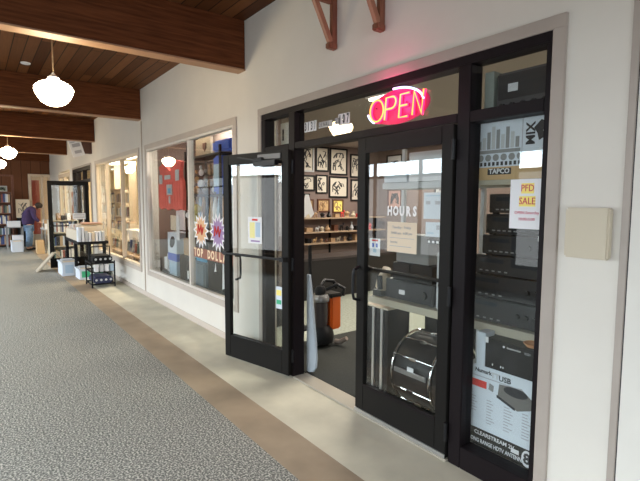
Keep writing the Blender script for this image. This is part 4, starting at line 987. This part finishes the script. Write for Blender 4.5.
# speaker panel in small transom
t = thing('metal_clock_panel', 'square metal panel with a dial behind the small left transom pane', 'panel', (-3.85, .12, 2.186))
MB().box(-3.97, -3.70, .12, .18, 2.186, 2.42).build('plate', STEEL, t, bevel=.004)
MB().lathe([(.045, 0), (.05, .006), (.03, .01)], (-3.80, .12, 2.31), 20, Matrix.Rotation(PI / 2, 4, 'X')).build('dial', LGREY, t, smooth=True)
MB().box(-3.93, -3.905, .117, .12, 2.25, 2.36).build('slot', BLACK, t)

# ---------------------------------------------------------------- outside the bookshop
# hanging placard from the beam
t = thing('hanging_placard', 'white tilted placard with dark lettering before a dark box high on the wall', 'sign', (-12.3, -.2, 2.7))
tm = Matrix.Translation((-12.28, -.335, 2.88)) @ Matrix.Rotation(.28, 4, 'X')
MB().box(-.02, .02, -.13, .13, -.19, .19, tm).build('board', WHITE, t)
for (a, b_, c, d) in ((-.08, .09, .03, .11), (-.07, .08, -.12, -.05), (-.11, .0, .14, .155)):
    MB().box(.021, .023, a, b_, c, d, tm).build('lettering', INKG, t)
MB().box(-12.5, -12.32, -.24, -.0, 2.78, 3.08).build('dark_box', BROWN, t)
MB().tube([(-12.28, -.335, 3.06), (-12.4, -.12, 3.07)], .008, 6).build('hanger', BLACK, t)
# paper on the neighbour door
t = thing('door_notice', 'white printed notice on the glass of the open dark bookshop door', 'notice', (-12.71, -.26, 1.19))
MB().box(-12.714, -12.712, -.41, -.12, 1.19, 1.34).build('paper', WHITE, t)
for z in (1.29, 1.235): MB().box(-12.712, -12.7105, -.38, -.15, z, z + .015).build('printed_line', INKG, t)
t = thing('orange_notice', 'white sheet on a reddish panel seen through the open dark door', 'notice', (-15.3, .1, 1.3))
MB().box(-15.35, -15.15, -.018, -.001, 1.2, 1.9).build('panel', mat('rust_board', (.42, .16, .08), .7), t)
MB().box(-15.3, -15.2, -.021, -.018, 1.5, 1.75).build('paper', WHITE, t)
# three tier cart
t = thing('metal_cart', 'small black metal rack with a raised back holding baskets, on the concrete beside the window', 'cart', (-9.75, -.4, 0))
cx0, cx1, cy0, cy1 = -10.05, -9.48, -.62, -.22
for x, y, h in ((cx1, cy0, .50), (cx1, cy1, .50), (cx0, cy0, .50), (cx0, cy1, .50)):
    MB().tube([(x, y, 0), (x, y, h)], .014, 8).build('leg', MATTE, t)
MB().tube([(cx0 + .3, cy0 + .02, .48), (cx0 + .3, cy0 + .02, .76), (cx0 + .3, cy1 - .02, .76), (cx0 + .3, cy1 - .02, .48)], .014, 8).build('back_rail', MATTE, t)
for z in (.06, .30, .46):
    m_ = MB()
    for y in (cy0, cy1): m_.bar((cx0, y, z), (cx1, y, z), .02, .02)
    for x in (cx0, cx1): m_.bar((x, cy0, z), (x, cy1, z), .02, .02)
    for k in range(1, 6): m_.bar((cx0 + (cx1 - cx0) * k / 6, cy0, z), (cx0 + (cx1 - cx0) * k / 6, cy1, z), .008, .008)
    m_.build('wire_tier', MATTE, t)
def basket(z, m, lb):
    t = thing('basket', lb, 'basket', ((cx0 + cx1) / 2, (cy0 + cy1) / 2, z))
    MB().box(cx0 + .05, cx1 + .012, cy0 + .03, cy1 - .03, z, z + .13).build('body', m, t, bevel=.03)
    for k in range(4):
        y = cy0 + .07 + k * .085
        MB().lathe([(.022, 0), (.022, .004)], (cx1 + .012, y, z + .07), 12, MX).build('pale_spot', LGREY, t)
basket(.472, MATTE, 'black basket with pale round spots on the top tier of the metal rack')
basket(.075, mat('basket_navy', (.03, .035, .09), .7), 'navy blue basket with pale spots on the bottom tier of the metal rack')
for k in range(4):
    m_ = MB().box(-9.52, -9.40, -.58 + k * .09, -.52 + k * .09, .312, .44)
    tag(m_.build('boxed_disc', [WHITE, LGREY, WHITE, LBLUE][k]), 'small white case between the two baskets of the metal rack', 'case', 'white cases on the middle tier of the metal rack')
# record table
t = thing('record_table', 'dark table with pale record bins in front of the bookshop entrance', 'table', (-11.4, -.35, 0))
MB().box(-12.3, -10.55, -.66, -.08, .74, .80).build('table_top', MATTE, t)
for x, y in ((-12.25, -.62), (-11.25, -.60), (-12.25, -.14), (-10.68, -.14)): MB().box(x - .03, x + .03, y - .03, y + .03, 0, .74).build('leg', MATTE, t)
t = thing('record_bin', 'pale open bin on the dark table holding upright records', 'bin', (-11.4, -.35, .8))
MB().box(-12.2, -10.75, -.64, -.62, .80, 1.02).box(-12.2, -10.75, -.12, -.10, .80, 1.02).box(-12.2, -12.18, -.62, -.12, .80, 1.02).box(-10.77, -10.75, -.62, -.12, .80, 1.0).box(-12.18, -10.77, -.62, -.12, .80, .81).build('box_sides', mat('bin_cream', (.6, .53, .42), .7), t)
rc = [WHITE, COOLW, WHITE, LGREY, MANILA, MANILA, COOLW, WHITE, mat('record_rose', (.6, .35, .33), .7)]
for k in range(33):
    x = -12.15 + k * .041
    h = random.uniform(.24, .31)
    m_ = MB().prism([(0, 0), (.44, 0), (.44, h), (0, h)], .006, (x, -.59, .812), (0, 1, 0), (.15, 0, 1), (1, 0, 0))
    tag(m_.build('record_sleeve', rc[k % 9]), 'record sleeve standing in the pale bin on the dark table', 'record', 'record sleeves in the pale bin')
# books on nearest edge
for k in range(8):
    y = -.655 + k * .065
    m_ = MB().box(-10.74, -10.55, y, y + .05, .80, .80 + (.30 if k < 2 else .22 * random.uniform(.8, 1.1)))
    m_.bm.verts.ensure_lookup_table()
    tag(m_.build('hardback_book', [COOLW, WHITE, LGREY, WHITE, MANILA, WHITE, COOLW, LGREY][k]), 'pale hardback standing at the near end of the dark table', 'book', 'hardbacks at the near end of the dark table')
tb = thing('cardboard_flats', 'dark tape rack with orange trays lying across the record bin', 'tray', (-11.0, -.3, 1.125))
MB().box(-11.2, -10.85, -.52, -.12, 1.13, 1.16).build('tray', CARD, tb)
MB().box(-11.18, -10.87, -.50, -.14, 1.16, 1.175).build('red_liner', mat('rose_liner', (.50, .28, .22), .8), tb)
# plastic bins on the floor
def tub(x0, x1, y0, y1, h, m, lb, stk=None):
    t = thing('storage_bin', lb, 'bin', ((x0 + x1) / 2, (y0 + y1) / 2, 0))
    m_ = MB(); m_.box(x0, x1, y0, y0 + .015, .0, h); m_.box(x0, x1, y1 - .015, y1, 0, h); m_.box(x0, x0 + .015, y0 + .015, y1 - .015, 0, h); m_.box(x1 - .015, x1, y0 + .015, y1 - .015, 0, h); m_.box(x0 + .015, x1 - .015, y0 + .015, y1 - .015, 0, .015)
    m_.build('tub', m, t)
    MB().box(x0 - .015, x1 + .015, y0 - .015, y0, h - .03, h).box(x0 - .015, x1 + .015, y1, y1 + .015, h - .03, h).box(x1, x1 + .015, y0, y1, h - .03, h).build('rim', m, t)
    if stk: MB().box(x1, x1 + .003, (y0 + y1) / 2 - .1, (y0 + y1) / 2 + .06, h * .2, h * .8).build('sticker', stk, t)
    for k in range(5): MB().box(x0 + .04 + k * (x1 - x0 - .1) / 5, x0 + .09 + k * (x1 - x0 - .1) / 5, y0 + .04, y1 - .04, .016, h * 1.05 + .02 * (k % 2)).build('sleeve_stack', rc[k], t)
tub(-12.0, -11.35, -.86, -.55, .30, COOLW, 'pale translucent bin with a blue label on the floor, left of the other bin', LBLUE)
tub(-11.15, -10.62, -.64, -.37, .22, COOLW, 'pale bin with a green label on the floor beside the metal rack', GREEN)
tub(-11.20, -10.74, -.335, -.06, .20, mat('bin_green', (.03, .2, .1), .5), 'green bin on the floor behind the pale one with the green label')
# A-frame boards
t = thing('folding_sandwich_board', 'low folded sandwich board lying like a tent on the carpet', 'sign board', (-12.5, -.85, 0))
MB().prism([(-1.25, 0), (-1.22, 0), (-.86, .41), (-.89, .42)], .34, (-12.66, 0, 0.001), (0, 1, 0), (0, 0, 1), (1, 0, 0)).build('left_panel', mat('board_tan', (.42, .36, .27), .7), t)
MB().prism([(-.855, .41), (-.83, .42), (-.45, .02), (-.48, .0)], .34, (-12.66, 0, 0.001), (0, 1, 0), (0, 0, 1), (1, 0, 0)).build('right_panel', mat('board_tan', (.42, .36, .27), .7), t)
# low pale bookcase beneath the dark door area
bookcase('low_bookcase', 'low pale wooden bookcase full of books outside the bookshop entrance, behind the open door', -14.35, -13.95, -.78, -.08, (.05, .42, .78), 1.10, BEIGE, axis='y')
for i, z in enumerate((.076, .446, .806)):
    book_row(-14.2, 0, -.74, -.12, z, 'book in the low pale bookcase behind the open dark door', 'books in the low pale bookcase', axis='y', depth=.22, hmax=.28, dmin=.03, dmax=.055)
for k in range(5):
    y = -.70 + k * .12
    m_ = MB().box(-14.3, -14.05, y, y + .09, 1.126, 1.126 + .12 + .06 * (k % 2))
    tag(m_.build('video_case', [LGREY, CARD, INK, WHITE, CARD][k]), 'case standing on top of the low pale bookcase', 'case', 'cases on the low pale bookcase')
# tall bookcase at the end wall
bookcase('tall_bookcase', 'tall reddish brown wooden bookcase against the end wall at the left edge', -19.85, -19.5, -2.02, -1.24, (.08, .42, .80, 1.18, 1.55), 1.92, MIDWOOD, axis='y')
for i, z in enumerate((.106, .446, .826, 1.206, 1.576)):
    book_row(-19.76, 0, -1.98, -1.28, z, 'book in the %s row of the tall reddish bookcase on the end wall' % ['bottom', 'second lowest', 'middle', 'second highest', 'top'][i], 'books in the %s row of the tall bookcase' % ['bottom', 'second lowest', 'middle', 'second highest', 'top'][i], axis='y', depth=.22, hmax=.30, dmin=.035, dmax=.065)
picture(-1.72, -1.36, 1.95, 2.15, 'small picture standing on top of the tall reddish bookcase', LGREY, 41, mat('print_green', (.3, .38, .28), .7), x=-19.7)
t = thing('picture_stand', 'tall narrow dark cabinet under the framed picture beside the person', 'cabinet', (-19.7, -.93, 0))
MB().box(-19.95, -19.5, -1.10, -.76, 0, 1.02).build('body', MATTE, t)
picture(-1.14, -.72, 1.03, 1.68, 'pale framed picture with a dark centre standing behind the person', MANILA, 42, MANILA, x=-19.6, ink=INK)
# tables beside the person
def trestle(x0, x1, y0, y1, h, m, lb):
    t = thing('book_table', lb, 'table', ((x0 + x1) / 2, (y0 + y1) / 2, 0))
    MB().box(x0, x1, y0, y1, h - .03, h).build('table_top', m, t)
    for x in (x0 + .03, x1 - .03):
        for y in (y0 + .03, y1 - .03): MB().box(x - .02, x + .02, y - .02, y + .02, 0, h - .03).build('leg', GREY, t)
trestle(-17.6, -16.6, -.62, -.12, .76, LGREY, 'pale table the person leans over, right of the person')
trestle(-19.3, -18.7, -1.5, -1.0, .74, GREY, 'grey table left of the person by the bookcase')
for k in range(6):
    m_ = MB().box(-17.4 + .12 * k, -17.3 + .12 * k, -.58, -.2, .761, .80 + .12 * ((k * 5) % 3))
    tag(m_.build('book_stack', [WHITE, LGREY, BLACK, COOLW, CARD, WHITE][k]), 'book pile on the pale table right of the person', 'books', 'book piles on the pale table')
for k in range(4):
    m_ = MB().box(-19.25 + .13 * k, -19.14 + .13 * k, -1.45, -1.08, .741, .86 + .08 * (k % 2))
    tag(m_.build('book_stack', [WHITE, COOLW, LGREY, WHITE][k]), 'book pile on the grey table left of the person', 'books', 'book piles on the grey table')
tub(-18.2, -17.5, -1.42, -1.12, .34, COOLW, 'white bin on the floor at the left of the person')
blk('cardboard_box', 'white cardboard box on the floor left of the person legs', 'box', -18.6, -18.25, -1.35, -1.05, 0.001, .48, WHITE)
blk('paper_bag', 'tan paper bag on the floor below the pale table', 'bag', -16.9, -16.5, -.84, -.64, 0.001, .42, TAN, .01)

# ---------------------------------------------------------------- person
def skin(name, verts, edges, root, m, parent, sub=2):
    me = bpy.data.meshes.new(name); me.from_pydata([v[:3] for v in verts], edges, []); me.update()
    o = bpy.data.objects.new(name, me); C.objects.link(o)
    sm = o.modifiers.new('s', 'SKIN'); ss = o.modifiers.new('ss', 'SUBSURF'); ss.levels = sub; ss.render_levels = sub
    if not me.skin_vertices: me.attributes.new('skin', 'FLOAT', 'POINT')
    sv = me.skin_vertices[0].data
    for i, v in enumerate(verts):
        r_ = v[3]; r_ = r_ if isinstance(r_, tuple) else (r_, r_)
        sv[i].radius = r_; sv[i].use_root = (i == root)
    dg = bpy.context.evaluated_depsgraph_get()
    nm = bpy.data.meshes.new_from_object(o.evaluated_get(dg)); bpy.data.objects.remove(o)
    nm.name = name
    off = world_loc(parent) if parent else Vector((0, 0, 0))
    nm.transform(Matrix.Translation(-off))
    nm.materials.clear(); nm.materials.append(m)
    for p in nm.polygons: p.use_smooth = True
    r = bpy.data.objects.new(name, nm); C.objects.link(r)
    if parent: r.parent = parent
    return r
PX = -18.0
person = thing('person', 'person in a purple hooded jacket and blue jeans bending over a table of books', 'person', (PX, -.88, 0))
def V(x, y, z, r): return (PX + x, y, z, r)
body = [V(0, -.90, .86, .13), V(0, -.89, 1.02, .125), V(0, -.86, 1.18, .14), V(.0, -.80, 1.34, .125), V(0, -.74, 1.43, .055), V(0, -.66, 1.45, .05), V(0, -.575, 1.43, .09), V(.0, -.55, 1.37, .072),
        V(-.10, -.89, .78, .09), V(-.10, -.85, .46, .062), V(-.10, -.90, .09, .042), V(-.10, -.80, .035, .036), V(.10, -.92, .78, .09), V(.11, -.93, .46, .062), V(.11, -.99, .09, .042), V(.11, -.90, .035, .036),
        V(-.17, -.79, 1.34, .06), V(-.22, -.72, 1.08, .045), V(-.18, -.60, .93, .034), V(-.17, -.54, .91, .026), V(.17, -.79, 1.34, .06), V(.23, -.76, 1.07, .045), V(.19, -.62, .94, .034), V(.17, -.56, .92, .026)]
E_ = [(0, 1), (1, 2), (2, 3), (3, 4), (4, 5), (5, 6), (6, 7), (0, 8), (8, 9), (9, 10), (10, 11), (0, 12), (12, 13), (13, 14), (14, 15), (3, 16), (16, 17), (17, 18), (18, 19), (3, 20), (20, 21), (21, 22), (22, 23)]
skin('body', body, E_, 0, SKIN, person)
skin('jacket', [V(0, -.92, .78, .20), V(0, -.92, 1.02, .20), V(0, -.89, 1.20, .215), V(0, -.81, 1.38, .18), V(0, -.75, 1.46, .10), V(-.19, -.79, 1.34, .085), V(-.24, -.72, 1.08, .07), V(-.19, -.60, .94, .052), V(.19, -.79, 1.34, .085), V(.25, -.76, 1.07, .07), V(.20, -.62, .95, .052)],
     [(0, 1), (1, 2), (2, 3), (3, 4), (3, 5), (5, 6), (6, 7), (3, 8), (8, 9), (9, 10)], 0, PURPLE, person)
skin('jeans', [V(0, -.90, .84, .145), V(-.10, -.89, .74, .108), V(-.10, -.85, .46, .082), V(-.10, -.89, .10, .066), V(.10, -.92, .74, .108), V(.11, -.93, .46, .082), V(.11, -.98, .10, .066)],
     [(0, 1), (1, 2), (2, 3), (0, 4), (4, 5), (5, 6)], 0, DENIM, person)
MB().ball((PX, -.595, 1.475), .115, (1, 1, .95)).build('hair', HAIR, person, smooth=True)
MB().ball((PX, -.475, 1.39), .02, (.8, 1.2, .8), 8).build('nose', SKIN, person, smooth=True)
MB().ball((PX - .10, -.81, .04), .06, (.75, 1.8, .6)).build('shoe', MATTE, person, smooth=True)
MB().ball((PX + .11, -.91, .04), .06, (.75, 1.8, .6)).build('shoe', MATTE, person, smooth=True)
for s_, (hx, hy, hz) in ((-1, (PX - .17, -.53, .90)), (1, (PX + .17, -.55, .91))):
    fg = MB()
    for k in range(4): fg.tube([(hx - .03 + k * .02, hy, hz), (hx - .032 + k * .021, hy + .05 - .006 * abs(k - 1.5), hz - .01), (hx - .033 + k * .021, hy + .08 - .008 * abs(k - 1.5), hz - .035)], [.010, .009, .007], 6)
    fg.tube([(hx - s_ * .03, hy - .02, hz), (hx - s_ * .055, hy + .01, hz - .01), (hx - s_ * .05, hy + .035, hz - .02)], [.011, .010, .008], 6)
    fg.ball((hx, hy - .01, hz), .036, (1, 1.2, .5), 8)
    fg.build('hand', SKIN, person, smooth=True)
